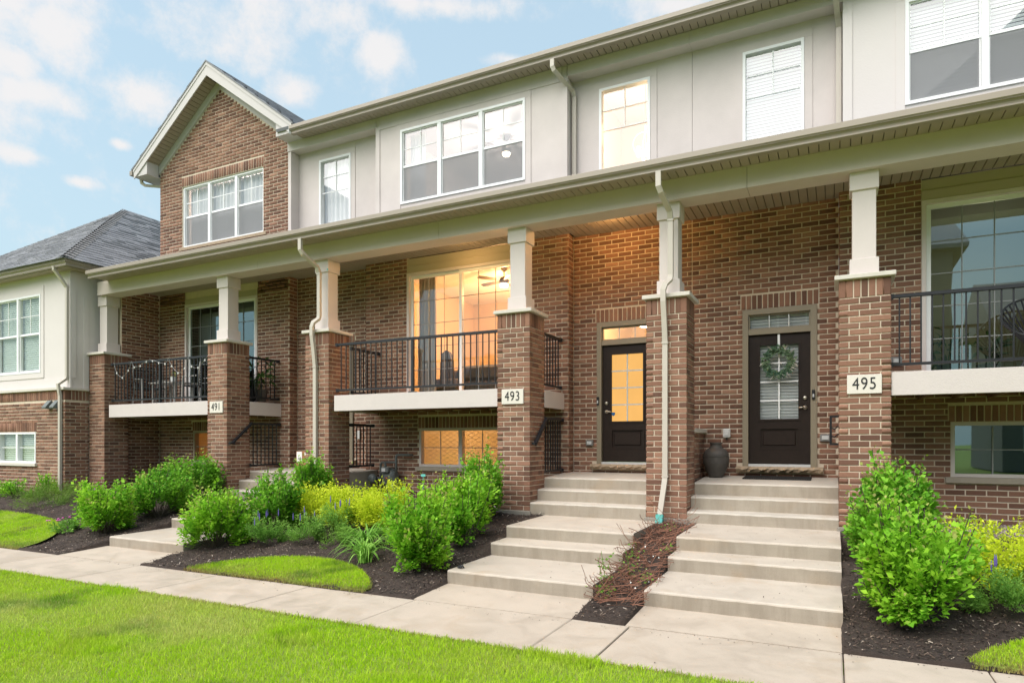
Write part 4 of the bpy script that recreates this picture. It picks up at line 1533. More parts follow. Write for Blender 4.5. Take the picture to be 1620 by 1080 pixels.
SHF = [(0, 1, 2, 3), (4, 5, 1, 0), (4, 0, 3, 4)[:3], (5, 2, 1)]
frames = [((EX0, EYF - 0.03, EZ), (1, 0, 0), (0, 1, 0), EX1 - EX0, "f"), ((EX1 + 0.03, EYF, EZ), (0, 1, 0), (-1, 0, 0), 13.0, "r")]
cand = []
for (o_, al, uh, LW, tp) in frames:
    row = 0
    while row * 0.145 * ca < AY - EYF:
        s = row * 0.145
        if tp == "f":
            lo, hi = s * ca, LW - s * ca
        else:
            lo, hi = s * ca, LW
        u = lo - random.uniform(0, 0.25)
        while u < hi:
            w = random.uniform(0.20, 0.40)
            a, b = max(u, lo), min(u + w, hi)
            u += w + 0.007
            if b - a < 0.03:
                continue
            v = shingle_verts((o_, al, uh), s, a, b - a, 0.16)
            q = project(*v[0])
            vis_ = q is not None and -8 < q[0] < 252 and q[1] > 0
            cand.append(((b - a) / (q[2] * q[2]) if vis_ else 0, v))
        row += 1
cand.sort(key=lambda c: -c[0])
k_ = 0
for sc_, v in cand:
    if k_ < 300 and sc_ > 0:
        m_ = MB()
        m_.v, m_.f = v, list(SHF)
        obj("shingle", m_, M_SHINGLE, hip)
        k_ += 1
    else:
        n0 = len(V)
        V += v
        F += [(n0, n0 + 1, n0 + 2, n0 + 3), (n0 + 4, n0 + 5, n0 + 1, n0)]
obj("shingle", np_mesh("shingle", V, F, M_SHINGLE), M_SHINGLE, hip, kind="stuff")
cap = MB()
A0, A1 = Vector((EX1 + 0.02, EYF - 0.02, EZ + 0.02)), Vector((AX, AY, AZ + 0.03))
nc = 34
for i in range(nc):
    p0 = A0.lerp(A1, i / nc)
    p1 = A0.lerp(A1, min(1, (i + 1.25) / nc))
    s1 = Vector((-0.20, 0.0, 0.0))
    s2 = Vector((0.0, 0.20, 0.0))
    n0 = len(cap.v)
    l = Vector((0, 0, 0.032))
    cap.v += [tuple(p0 + s1 + Vector((0, 0, -0.004)) + l * 0.6), tuple(p0 + l + Vector((0, 0, 0.012))), tuple(p0 + s2 + l * 0.6 + Vector((0, 0, -0.004))),
              tuple(p1 + s1 - Vector((0, 0, 0.012))), tuple(p1 + Vector((0, 0, 0.012))), tuple(p1 + s2 - Vector((0, 0, 0.012)))]
    cap.f += [(n0, n0 + 1, n0 + 4, n0 + 3), (n0 + 1, n0 + 2, n0 + 5, n0 + 4)]
obj("hip_cap", cap, simple("ridge_shingle", (0.29, 0.277, 0.272), 0.85, 0.2, 30, 0.4, 90), hip, kind="stuff")
dn = downspout(NB, [(-15.9, EYF + 0.07, 5.60), (-15.9, EYF + 0.08, 5.52), (-15.89, EYF + 0.14, 5.44), (-15.86, NYS - 0.10, 5.24), (-15.855, NYS - 0.05, 5.16), (-15.855, NYS - 0.05, 3.12), (-15.86, NYS - 0.06, 3.06),
                    (-15.89, NYB - 0.09, 2.92), (-15.90, NYB - 0.06, 2.74), (-15.90, NYB - 0.045, 2.66), (-15.90, NYB - 0.045, 0.25)])
# roof of a house farther left
FH = thing("far_house", "grey shingled roof of the house beyond, at the far left edge", "house", (-33, 20, 0))
obj("wall", MB().box(-38, -27.5, 16, 26, -0.1, 6.0), M_STUCCO2, FH)
rf = MB()
rf.v = [(-38.5, 15.5, 6.0), (-27.0, 15.5, 6.0), (-32.7, 21.0, 10.0), (-27.0, 28, 6.0), (-32.7, 28, 10.0), (-38.5, 28, 6.0)]
rf.f = [(0, 1, 2), (1, 3, 4, 2), (2, 4, 5, 0)]
obj("roof", rf, M_SHINGLE, FH)

# ================================================================ porch columns
COLLAB = ["brick porch column at the left end, against the pale neighbouring house", "brick porch column with the 491 plate, right of the balcony with string lights",
          "brick porch column with a downspout, between 491 stairs and 493 balcony", "brick porch column with the 493 plate, between glowing sliding door and lit front door",
          "brick porch column with a downspout and teal drain fitting", "brick porch column with the 495 plate, right of the wreathed door"]
for ci, xc in enumerate(COLS):
    c = thing("porch_column", COLLAB[ci], "column", (xc, (YC0 + YC1) / 2, 0.40), "brick porch columns")
    h = 0.29
    x0, x1, y0, y1 = xc - h, xc + h, YC0, YC1
    core = obj("brick_pier", MB().box(x0 + 0.009, x1 - 0.009, y0 + 0.009, y1 - 0.009, 0.42, 3.645), M_MORTAR, c)
    obj("footing", MB().bevbox(x0 - 0.02, x1 + 0.02, y0 - 0.025, y1 + 0.02, 0.05, 0.505, 0.008), M_FOUND, c)
    cl, cw = 0.580 * 2 / 5, 0.580 / 5        # brick length and width modules of a two-and-a-half-brick pier
    sp = []
    nrow = int(round((3.645 - SOLD - 0.505) / COURSE))
    ch = (3.645 - SOLD - 0.505) / nrow
    for r_ in range(nrow):
        z = 0.505 + (r_ + 0.5) * ch
        odd = r_ % 2
        H_ = ch - JOINT
        for s_ in range(4):
            # along each face: two stretchers and the header end of the neighbour's brick
            segs = [(0, cl), (cl, 2 * cl), (2 * cl, 5 * cw)] if not odd else [(0, cw), (cw, cw + cl), (cw + cl, cw + 2 * cl)]
            for (a, b) in segs:
                a_, b_ = a + (JOINT / 2 if a > 0.001 else 0.0), b - (JOINT / 2 if b < 0.579 else 0.0)
                if a <= 0.001:
                    a_ = 0.0005
                if b >= 0.579:
                    b_ = 0.5795
                L_, mid = b_ - a_, (a_ + b_) / 2
                if s_ == 0:
                    sp.append((L_, H_, 0.10, x0 + mid, y0, z, 0.0))
                elif s_ == 1:
                    sp.append((L_, H_, 0.10, x1, y0 + mid, z, math.pi / 2))
                elif s_ == 2:
                    sp.append((L_, H_, 0.10, x1 - mid, y1, z, math.pi))
                else:
                    sp.append((L_, H_, 0.10, x0, y1 - mid, z, -math.pi / 2))
    for s_ in range(4):
        for i in range(7):
            w = 0.58 / 7
            L_, mid = w - JOINT, (i + 0.5) * w
            args = (L_, SOLD - JOINT, 0.10)
            z = 3.645 - SOLD / 2
            sp.append(args + [(x0 + mid, y0, z, 0.0), (x1, y0 + mid, z, math.pi / 2), (x1 - mid, y1, z, math.pi), (x0, y1 - mid, z, -math.pi / 2)][s_])
    # a pier's own bricks do not hide one another from the front
    saved = list(BLOCKERS)
    BLOCKERS[:] = [b for b in BLOCKERS if not (abs(b[0] - (xc - 0.29)) < 0.02 and abs(b[2] - YC0) < 0.01)]
    lay(sp, "brick", M_BRICK, core, jit=0.0012)
    BLOCKERS[:] = saved
    obj("cap_stone", MB().bevbox(x0 - 0.05, x1 + 0.05, y0 - 0.05, y1 + 0.05, 3.645, 3.702, 0.006), M_STONE, c)
    yc = (YC0 + YC1) / 2
    po = obj("post", MB().bevbox(xc - 0.135, xc + 0.135, yc - 0.135, yc + 0.135, 3.70, 5.039, 0.004), M_POST, c)
    obj("post_base", MB().bevbox(xc - 0.165, xc + 0.165, yc - 0.165, yc + 0.165, 3.7025, 3.93, 0.004), M_POST, c)
    obj("post_capital", MB().bevbox(xc - 0.165, xc + 0.165, yc - 0.165, yc + 0.165, 4.81, 5.0385, 0.004), M_POST, c)
    if ci in (1, 3, 5):
        num = {1: "491", 3: "493", 5: "495"}[ci]
        px = {1: -11.405, 3: -4.577, 5: 0.35}[ci]
        pw = 0.192
        pl = obj("number_plate", MB().bevbox(px - pw, px + pw, y0 - 0.022, y0 + 0.02, 2.195, 2.435, 0.004), M_PLATE, c)
        cu = bpy.data.curves.new("number", "FONT")
        cu.body = num
        cu.size = 0.215
        cu.align_x = "CENTER"
        cu.align_y = "CENTER"
        cu.space_character = 1.12
        cu.extrude = 0.002
        cu.offset = -0.0004
        cu.materials.append(M_INK)
        tmp = bpy.data.objects.new("number", cu)
        COL.objects.link(tmp)
        bpy.context.view_layer.update()
        me = bpy.data.meshes.new_from_object(tmp)
        bpy.data.objects.remove(tmp)
        tx = obj("number", me, M_INK, pl)
        tx.location = (px, y0 - 0.0245, 2.315)
        tx.rotation_euler = (math.pi / 2, 0, 0)
        tx.scale = (0.78, 1.0, 1.0)
    if ci == 2:
        for bx in (xc + 0.168, xc + 0.145):
            pass
        obj("blue_tape", MB().box(xc + 0.135, xc + 0.168, yc - 0.169, yc - 0.164, 4.83, 4.86), M_TEAL, c)


# ================================================================ balconies
def rail_bay(parent, p0, p1, ztop=3.425, zbot=2.555, post_mid=None, spacing=0.117, brackets=True):
    """straight railing between two points in plan; the thing's parts: top_rail, bottom_rail, balusters, post"""
    a, b = Vector((*p0, 0)), Vector((*p1, 0))
    d = (b - a)
    L_ = d.length
    d.normalize()
    ang = math.atan2(d.y, d.x)

    def bar(name, s0, s1, w, z0, z1, c=0.004):
        m_ = MB().bevbox(s0, s1, -w / 2, w / 2, z0, z1, c)
        o = obj(name, m_, M_BLACK, None)
        o.location = Vector(a)
        o.rotation_euler = (0, 0, ang)
        adopt(o, parent)
        return o
    top = bar("top_rail", 0, L_, 0.052, ztop - 0.045, ztop)
    bar("bottom_rail", 0, L_, 0.032, zbot - 0.017, zbot + 0.017)
    me = MB().box(-0.0085, 0.0085, -0.0085, 0.0085, zbot + 0.016, ztop - 0.044).mesh("baluster", M_BLACK)
    n_ = int(L_ / spacing)
    for i in range(1, n_ + 1):
        s = L_ * i / (n_ + 1)
        if post_mid is not None and abs(s - post_mid) < 0.045:
            continue
        o = bpy.data.objects.new("baluster", me)
        COL.objects.link(o)
        o.location = a + d * s
        o.rotation_euler = (0, 0, ang)
        adopt(o, parent)
    if post_mid is not None:
        p_ = bar("post", post_mid - 0.025, post_mid + 0.025, 0.05, DECK, ztop - 0.046)
        q = MB().bevbox(post_mid - 0.06, post_mid + 0.06, -0.06, 0.06, DECK + 0.001, DECK + 0.022, 0.004)
        o = obj("post_base", q, M_BLACK, None)
        o.location = Vector(a)
        o.rotation_euler = (0, 0, ang)
        adopt(o, parent)
    if brackets:
        for s0, s1 in ((0, 0.05), (L_ - 0.05, L_)):
            bar("bracket", s0, s1, 0.072, ztop - 0.058, ztop + 0.006)
            bar("bracket", s0, s1, 0.05, zbot - 0.03, zbot + 0.03)


def balcony(label, xa, xb, xa2, xb2, mid, sides):
    """xa..xb: front edge between columns; xa2..xb2: the deck behind the columns"""
    bl = thing("balcony", label, "balcony", ((xa + xb) / 2, 9.9, DECK - 0.29), "balconies between the brick columns")
    obj("fascia", MB().bevbox(xa, xb, 9.262, 9.30, DECK - 0.29, DECK, 0.004), M_FASCIA, bl)
    obj("deck_floor", MB().box(xa + 0.001, xb - 0.001, 9.3005, YC1 + 0.005, DECK - 0.04, DECK - 0.002).box(xa2 + 0.02, xb2 - 0.02, YC1 + 0.005, YB - 0.004, DECK - 0.04, DECK - 0.0025), M_FASCIA, bl)
    if xb2 > xb:
        obj("fascia", MB().bevbox(xb2 - 0.02, xb2 + 0.012, YC1 + 0.002, YB - 0.003, DECK - 0.288, DECK - 0.001, 0.004), M_FASCIA, bl)
    if xa2 < xa:
        obj("fascia", MB().bevbox(xa2 - 0.012, xa2 + 0.02, YC1 + 0.002, YB - 0.003, DECK - 0.288, DECK - 0.001, 0.004), M_FASCIA, bl)
    x = xa2 + 0.2
    while x < xb2 - 0.1:
        obj("joist", MB().box(x - 0.019, x + 0.019, 9.31, YB - 0.005, DECK - 0.27, DECK - 0.041), M_WOOD, bl)
        x += 0.4
    rl = obj("railing", MB().box(xa + 0.01, xa + 0.02, 9.33, 9.34, DECK + 0.05, DECK + 0.06), M_BLACK, bl)
    rail_bay(rl, (xa - 0.02, 9.35), (xb + 0.02, 9.35), post_mid=mid - xa + 0.02)
    for sx in sides:
        rail_bay(rl, (sx, YC1 + 0.0), (sx, YB - 0.02), spacing=0.125)
    return bl


balcony("balcony of 491 with patio chairs and string lights on its railing", -15.05, -11.69, -15.28, -11.12, -13.35, [-11.17])
balcony("empty balcony of 493 in front of the glowing sliding door", -8.29, -4.86, -8.42, -4.29, -6.586, [-4.34, -8.36])
balcony("balcony of 495 with a rope chair, at the right edge", 0.645, 4.5, 0.085, 4.5, 2.9, [])


# ================================================================ concrete steps
def steps(label, xl, xr, xlu, xru, ys, base, risers, stoop_to, floor_slope=0.05, sides=True):
    t_ = thing("concrete_stairs", label, "stairs", ((xl + xr) / 2, ys[0], base), "concrete stairs up to the front doors")
    zt = base
    n_ = len(ys)
    for i, y in enumerate(ys):
        zt += risers[i]
        a, b = (xl, xr) if i < 3 else (xlu, xru)
        yend = ys[i + 1] + 0.02 if i + 1 < n_ else stoop_to
        m_ = MB()
        z0 = base - 0.35
        # nosing slightly rounded, the tread falling forward a little
        dz = 0.010 if i + 1 < n_ else floor_slope
        seg = 14
        ys_ = [y, y + 0.004, y + 0.012, y + 0.025, yend]
        zs_ = [zt - 0.022, zt - 0.009, zt - 0.003, zt, zt + dz]
        ring_prev = None
        for k in range(seg + 1):
            xx = a + (b - a) * k / seg
            jy = 0.0035 * math.sin(k * 1.7 + i * 2.3)
            jz = 0.0025 * math.sin(k * 2.9 + i)
            n0 = len(m_.v)
            m_.v += [(xx, y + jy + 0.004, z0)] + [(xx, q + (jy if q < y + 0.03 else 0), w + (jz if w < zt else 0)) for q, w in zip(ys_, zs_)] + [(xx, yend, z0)]
            if ring_prev is not None:
                for j in range(6):
                    m_.f.append((ring_prev + j, n0 + j, n0 + j + 1, ring_prev + j + 1))
            ring_prev = n0
        m_.f.append(tuple(range(6, -1, -1)))
        m_.f.append(tuple(range(ring_prev, ring_prev + 7)))
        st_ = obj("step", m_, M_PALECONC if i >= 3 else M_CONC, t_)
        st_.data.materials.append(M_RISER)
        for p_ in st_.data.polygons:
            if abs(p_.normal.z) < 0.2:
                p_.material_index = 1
    return t_


YS = [6.40, 7.46, 7.92, 9.245, 9.535, 9.82]
RIS = [0.155, 0.172, 0.172, 0.168, 0.190, 0.180]
steps("concrete stairs to the lit door of 493, between the 493 column and the downspout column", -4.02, -2.24, -4.279, -2.43, YS, -0.055, [0.155, 0.172, 0.172, 0.197, 0.190, 0.178], YD - 0.002)
steps("concrete stairs to the wreathed door of 495, right of the downspout column", -1.70, 0.078, -1.844, 0.064, [6.40, 7.44, 7.90, 9.245, 9.53, 9.815], -0.055, [0.155, 0.172, 0.172, 0.168, 0.190, 0.188], YD - 0.002, 0.06)
steps("concrete stairs to 491, half hidden by green shrubs", -10.27, -8.52, -11.10, -8.42, [6.33, 7.40, 7.86, 9.245, 9.53, 9.82], -0.055, [0.155, 0.172, 0.172, 0.168, 0.190, 0.18], YD - 0.002)

# low brick wall between the two stoops
lw = thing("low_wall", "low brick wall with stone cap between the 493 and 495 porches", "wall", (-2.08, 10.4, 0.9))
lc = obj("wall_core", MB().box(-2.24, -1.909, YC1 + 0.01, YD - 0.004, 0.6, 1.735), M_MORTAR, lw)
sp = wall_bricks("+x", -1.90, YC1 + 0.01, YD - 0.01, 0.95, 1.74)
sp += [(s[0], s[1], s[2], -2.25, s[4], s[5], -math.pi / 2) for s in wall_bricks("+x", -1.90, YC1 + 0.01, YD - 0.01, 0.95, 1.74)]
lay([s[:7] for s in sp], "brick", M_BRICK, lc)
obj("cap_stone", MB().bevbox(-2.29, -1.86, YC1 + 0.012, YD - 0.006, 1.737, 1.80, 0.006), M_STONE, lw)


# ================================================================ stoop guards and sloping handrails
def guard(label, x, z0, ztop, zbot, ya, yb, hand=None):
    g_ = thing("stoop_railing", label, "railing", (x, (ya + yb) / 2, z0), "black guard rails beside the stoops")
    rail_bay(g_, (x, ya), (x, yb), ztop, zbot, spacing=0.115)
    if hand:
        (y0, z0_), (y1, z1_) = hand
        hr = obj("handrail", MB().sweep([(x + 0.03, y1, z1_ + 0.0), (x + 0.055, y0, z0_), (x + 0.055, y0 - 0.16, z0_ - 0.012)] if False else
                                        [(x + 0.05, y1, z1_), (x + 0.062, y0, z0_), (x + 0.062, y0 - 0.075, z0_)],
                                        [(-0.026, -0.02), (0.026, -0.02), (0.026, 0.02), (-0.026, 0.02)], up=(0, 0.3, 1)), M_BLACK, g_)
        for t_ in (0.12, 0.7):
            yy, zz = y0 + (y1 - y0) * t_, z0_ + (z1_ - z0_) * t_
            obj("bracket", MB().tube([(x + 0.055, yy, zz - 0.02), (x + 0.05, yy + 0.01, zz - 0.075), (x + 0.0, yy + 0.02, zz - 0.075)], 0.013, 6), M_BLACK, g_)
    return g_


guard("black railing left of the 493 porch with a short sloping handrail", -4.31, 1.05, 2.01, 1.10, YC1, YB - 0.02, ((9.38, 1.565), (9.86, 1.985)))
guard("black railing with a sloping handrail beside the parcel on the 491 porch", -11.13, 1.05, 2.01, 1.10, YC1, YB - 0.02, ((9.34, 1.57), (9.86, 2.0)))
guard("black railing on the grey concrete side of the 491 porch, under the 493 balcony", -8.40, 1.05, 1.95, 1.12, YC1, 10.55, None)
# small black frame beside the 495 porch
fr_ = thing("iron_frame", "small black iron frame at the right of the 495 porch, half behind the column", "frame", (0.02, 10.3, 1.53), None)
m_ = MB().ring(-0.045, 0.20, 1.545, 1.965, 0.03, 10.2, 10.23)
obj("frame_bars", m_, M_BLACK, fr_)
m_ = MB()
for zz in (1.68, 1.79):
    m_.tube([(-0.015, 10.215, zz), (0.015, 10.20, zz - 0.02), (0.04, 10.20, zz + 0.0), (0.06, 10.21, zz + 0.02), (0.17, 10.215, zz + 0.02)], 0.009, 6)
obj("scroll", m_, M_BLACK, fr_)

# ================================================================ ground
WZ = -0.09


def wf(x):
    return 4.75 + 0.0148 * x


def wb(x):
    return 5.77 + 0.0155 * x


# one wide lawn sheet to the horizon, a little below everything
obj("ground", MB().quad((-400, -400, -0.16), (400, -400, -0.16), (400, 400, -0.16), (-400, 400, -0.16)), M_TURF, kind="structure")


def grid_sheet(name, x0, x1, y0f, y1f, nx, ny, zf, m, noise=0.0, kind="structure", ident=None):
    V, F = [], []
    for j in range(ny + 1):
        for i in range(nx + 1):
            x = x0 + (x1 - x0) * i / nx
            a, b = y0f(x), y1f(x)
            y = a + (b - a) * j / ny
            z = zf(x, y) + (random.uniform(-noise, noise) if noise else 0)
            V.append((x, y, z))
    for j in range(ny):
        for i in range(nx):
            a = j * (nx + 1) + i
            F.append((a, a + 1, a + nx + 2, a + nx + 1))
    # the near edge turns down into the ground
    n0 = len(V)
    V += [(V[i][0], V[i][1] - 0.004, -0.17) for i in range(nx + 1)]
    F += [(n0 + i, n0 + i + 1, i + 1, i) for i in range(nx)]
    return obj(name, np_mesh(name, V, F, m, True), m, kind=kind)


lawn_z = lambda x, y: -0.095 + 0.012 * math.sin(x * 0.9) * math.sin(y * 1.3)
grid_sheet("lawn", -40, 12, lambda x: -6.0, lambda x: wf(x) - 0.012, 104, 24, lawn_z, M_TURF)
STAIRX = ((-10.36, -8.44, 9.3), (-4.05, -2.19, 9.3), (-1.73, 0.10, 9.3), (-11.2, -8.3, 11), (-4.4, -2.3, 11), (-1.95, 0.2, 11))


def bed_z(x, y):
    """mulch surface, cut away where steps and paths stand"""
    for a, b, ye in STAIRX:
        if a + 0.03 < x < b - 0.03 and (y < ye if ye < 10 else y > 9.25):
            return -0.157
    return bed_top(x, y)


bed_top = lambda x, y: max(gz(x, y) + 0.022 * math.sin(x * 3.1 + y) * math.sin(y * 2.7) + 0.015 * math.sin(x * 7.3 + 1.3 * y), -0.074)
grid_sheet("mulch_bed", -24, 6, lambda x: wb(x) - 0.01, lambda x: 11.0, 760, 70, bed_z, M_SOIL, 0.012)
grid_sheet("gravel_strip", -8.4, -4.9, lambda x: 9.7, lambda x: 10.75, 60, 14, lambda x, y: 0.475, M_FOUND, 0.012)
grid_sheet("gravel_strip", 0.7, 5.5, lambda x: 9.4, lambda x: 10.75, 60, 14, lambda x, y: 0.47, M_FOUND, 0.012)

# sidewalk slab by slab, joints left open
JX = [-24, -21.4, -19.9, -18.4, -16.9, -15.3, -13.75, -12.2, -10.35, -8.45, -6.95, -5.45, -3.98, -2.215, -1.66, 0.07, 1.02, 2.6, 4.2, 6]
walk = obj("sidewalk", MB().box(-24, 6, 4.42, 5.36, -0.158, -0.135), M_FOUND, kind="structure")


def slab(parent, pts, z0, z1, m, name="slab"):
    """flagstone of poured concrete with eased edges; pts counter-clockwise in plan"""
    b = MB()
    cx, cy_ = sum(p[0] for p in pts) / 4, sum(p[1] for p in pts) / 4
    inset = [(p[0] + (cx - p[0]) * 0.012, p[1] + (cy_ - p[1]) * 0.018) for p in pts]
    n = 4
    b.v = [(p[0], p[1], z0) for p in pts] + [(p[0], p[1], z1 - 0.008) for p in pts] + [(p[0], p[1], z1) for p in inset]
    b.f = [(0, 1, 5, 4), (1, 2, 6, 5), (2, 3, 7, 6), (3, 0, 4, 7), (4, 5, 9, 8), (5, 6, 10, 9), (6, 7, 11, 10), (7, 4, 8, 11), (8, 9, 10, 11)]
    return obj(name, b, m, parent)


g = 0.005
for a, b in zip(JX, JX[1:]):
    slab(walk, [(a + g, wf(a)), (b - g, wf(b)), (b - g, wb(b)), (a + g, wb(a))], -0.156, WZ + random.uniform(-0.002, 0.002), M_WALK)
# short approaches from the sidewalk to each flight of steps
for (a, b, ye) in ((-10.35, -8.45, 6.335), (-4.02, -2.22, 6.405), (-1.70, 0.075, 6.405)):
    pth = obj("path", MB().box(a + 0.05, b - 0.05, 5.9, ye, -0.155, -0.14), M_FOUND, kind="structure")
    bb = MB()
    ya, yb_ = wb(a) + 0.008, wb(b) + 0.008
    bb.v = [(a, ya, -0.15), (b, yb_, -0.15), (b, ye, -0.15), (a, ye, -0.15), (a, ya, WZ + 0.002), (b, yb_, WZ + 0.002), (b, ye, -0.055), (a, ye, -0.055)]
    bb.f = [(0, 1, 5, 4), (1, 2, 6, 5), (2, 3, 7, 6), (3, 0, 4, 7), (4, 5, 6, 7)]
    obj("slab", bb, M_WALK, pth)


# ---------------------------------------------------------------- turf islands inside the mulch
def in_island(x, y, isl):
    cx, a, b = isl
    if not (cx - a < x < cx + a):
        return False
    return wb(x) < y < wb(x) + b * (1 - ((x - cx) / a) ** 2) ** 0.75


ISL = [(-6.12, 1.48, 0.86), (2.45, 1.55, 0.95)]
# the left one runs on out of the picture
def in_left(x, y):
    return x < -11.35 and wb(x) < y < wb(x) + 1.75 * (1 - math.exp((x + 11.35) / 1.1)) ** 0.8


for k_, isl in enumerate(ISL):
    cx, a, b = isl
    grid_sheet("turf_island", cx - a + 0.01, cx + a - 0.01, lambda x: wb(x) + 0.004, lambda x: wb(x) + 0.006 + b * max(0, 1 - ((x - cx) / a) ** 2) ** 0.75, 40, 10,
               lambda x, y: max(gz(x, y), -0.085) + 0.02, M_TURF)
grid_sheet("turf_island", -24, -11.36, lambda x: wb(x) + 0.004, lambda x: wb(x) + 0.006 + 1.75 * max(0, (1 - math.exp((x + 11.35) / 1.1))) ** 0.8, 90, 14,
           lambda x, y: max(gz(x, y), -0.085) + 0.02, M_TURF)


# ---------------------------------------------------------------- grass blades
def blades(name, P, h0, h1, w, m, lean=0.5):
    """P (n,3) roots; one bent blade each: a quad and a tip"""
    n = len(P)
    P = np.asarray(P)
    ang = RNG.uniform(0, 2 * np.pi, n)
    dx, dy = np.cos(ang), np.sin(ang)
    la = RNG.uniform(0, 2 * np.pi, n)
    ln = RNG.uniform(0.05, lean, n)
    h = RNG.uniform(h0, h1, n)
    ww = w * RNG.uniform(0.7, 1.3, n) / 2
    V = np.zeros((n, 5, 3))
    mx, my = np.cos(la) * ln * h * 0.35, np.sin(la) * ln * h * 0.35
    tx, ty = np.cos(la) * ln * h, np.sin(la) * ln * h
    V[:, 0] = P + np.stack([-dx * ww, -dy * ww, 0 * h - 0.006], 1)
    V[:, 1] = P + np.stack([dx * ww, dy * ww, 0 * h - 0.006], 1)
    V[:, 2] = P + np.stack([mx + dx * ww * 0.8, my + dy * ww * 0.8, h * 0.58], 1)
    V[:, 3] = P + np.stack([mx - dx * ww * 0.8, my - dy * ww * 0.8, h * 0.58], 1)
    V[:, 4] = P + np.stack([tx, ty, h * (1 - 0.18 * ln)], 1)
    b = np.arange(n)[:, None] * 5
    F = np.concatenate([b + [0, 1, 2], b + [0, 2, 3], b + [3, 2, 4]], 0)
    return obj(name, np_mesh(name, V.reshape(-1, 3), F, m), m, kind="stuff")


def cam_px(P):
    d = -P[:, 0] * ST + P[:, 1] * CT
    d = np.maximum(d, 0.2)
    return 810 + 1022 * (P[:, 0] * CT + P[:, 1] * ST) / d, 700 - 1022 * (P[:, 2] - CAMZ) / d, d


def field(n, x0, x1, y0, y1, test):
    x = RNG.uniform(x0, x1, n)
    y = RNG.uniform(y0, y1, n)
    P = np.stack([x, y, 0 * x], 1)
    return P[test(x, y)]


# the front lawn: dense where the camera stands close, thinner beyond
P = field(430000, -16, 1.2, 1.6, 4.80, lambda x, y: y < 4.738 + 0.0148 * x + 0.012 * np.sin(x * 23) + 0.008 * np.sin(x * 61))
P[:, 2] = -0.095 + 0.012 * np.sin(P[:, 0] * 0.9) * np.sin(P[:, 1] * 1.3)
sx_, sy_, dd = cam_px(P)
keep = (sx_ > -60) & (sx_ < 1700) & (sy_ < 1130) & (RNG.uniform(0, 1, len(P)) < np.clip(1.15 - (dd - 4.2) / 11, 0.35, 1))
P = P[keep]
dens = 0.5 + 0.5 * np.sin(P[:, 0] * 1.7 + 1.1 * np.sin(P[:, 1] * 2.1)) * np.sin(P[:, 1] * 2.9 + 0.7)
P = P[RNG.uniform(0, 1, len(P)) < 0.62 + 0.38 * dens]
blades("grass", P, 0.018, 0.056, 0.0046, M_GRASS, 0.95)
tuft = np.sin(P[:, 0] * 2.3 + 1.7 * np.sin(P[:, 1] * 1.3)) * np.sin(P[:, 1] * 3.1 + 0.4 + np.sin(P[:, 0])) > 0.72
blades("grass", P[tuft] + RNG.normal(0, 0.01, (int(tuft.sum()), 3)) * np.array([1, 1, 0]), 0.04, 0.085, 0.0046, M_GRASS, 0.7)
th_ = RNG.uniform(0, 1, len(P)) < 0.16
blades("dry_grass", P[th_], 0.010, 0.030, 0.004, M_DRYGRASS, 1.3)
# islands
Q = []
for cx, a, b in ISL:
    q = field(52000, cx - a, cx + a, 5.6, 6.9, lambda x, y: (np.abs((x - cx) / a) < 0.99) & (y > 5.775 + 0.0155 * x) & (y < 5.77 + 0.0155 * x + b * np.clip(1 - ((x - cx) / a) ** 2, 0, 1) ** 0.75))
    Q.append(q)
q = field(90000, -18.5, -11.36, 5.3, 7.6, lambda x, y: (y > 5.775 + 0.0155 * x) & (y < 5.77 + 0.0155 * x + 1.75 * np.clip(1 - np.exp((x + 11.35) / 1.1), 0, 1) ** 0.8))
Q.append(q)
Q = np.concatenate(Q)
tt = np.clip((Q[:, 1] - 5.7) / 3.5, 0, 1)
Q[:, 2] = np.maximum(-0.075 + 0.53 * (tt * tt * (3 - 2 * tt) * 0.5 + tt * 0.5), -0.085) + 0.02
Q2 = []
for cx, a, b in ISL:
    e_ = RNG.uniform(cx - a * 0.99, cx + a * 0.99, 5200)
    Q2.append(np.stack([e_, 5.77 + 0.0155 * e_ + RNG.normal(0.012, 0.02, len(e_)), np.full(len(e_), -0.085)], 1))
    ang_ = RNG.uniform(0, np.pi, 2600)
    ex_ = np.cos(ang_) * 0.985
    Q2.append(np.stack([cx + a * ex_, 5.77 + 0.0155 * (cx + a * ex_) + b * (1 - ex_ ** 2) ** 0.75 + RNG.normal(0, 0.02, len(ex_)), 0 * ex_], 1))
e_ = RNG.uniform(-18, -11.36, 9000)
Q2.append(np.stack([e_, 5.77 + 0.0155 * e_ + RNG.normal(0.012, 0.02, len(e_)), np.full(len(e_), -0.085)], 1))
Q2 = np.concatenate(Q2)
Q2[:, 2] = [max(gz(q[0], q[1]), -0.085) for q in Q2]
blades("dry_grass", Q2, 0.015, 0.042, 0.005, M_DRYGRASS, 1.2)
edge = (Q[:, 1] - (5.77 + 0.0155 * Q[:, 0])) < RNG.uniform(0.04, 0.50, len(Q))
blades("grass", Q[~edge | (RNG.uniform(0, 1, len(Q)) < 0.35)], 0.02, 0.05, 0.005, M_GRASS, 0.8)
blades("dry_grass", Q[edge & (RNG.uniform(0, 1, len(Q)) < 0.5)], 0.012, 0.034, 0.005, M_DRYGRASS, 1.0)
# ragged dry edge of the front lawn along the sidewalk
e_ = RNG.uniform(-11, 0.8, 5200)
E = np.stack([e_, 4.75 + 0.0148 * e_ - 0.01 - np.abs(RNG.normal(0, 0.03, len(e_))), np.full(len(e_), -0.095)], 1)
blades("dry_grass", E, 0.012, 0.035, 0.005, M_DRYGRASS, 1.2)

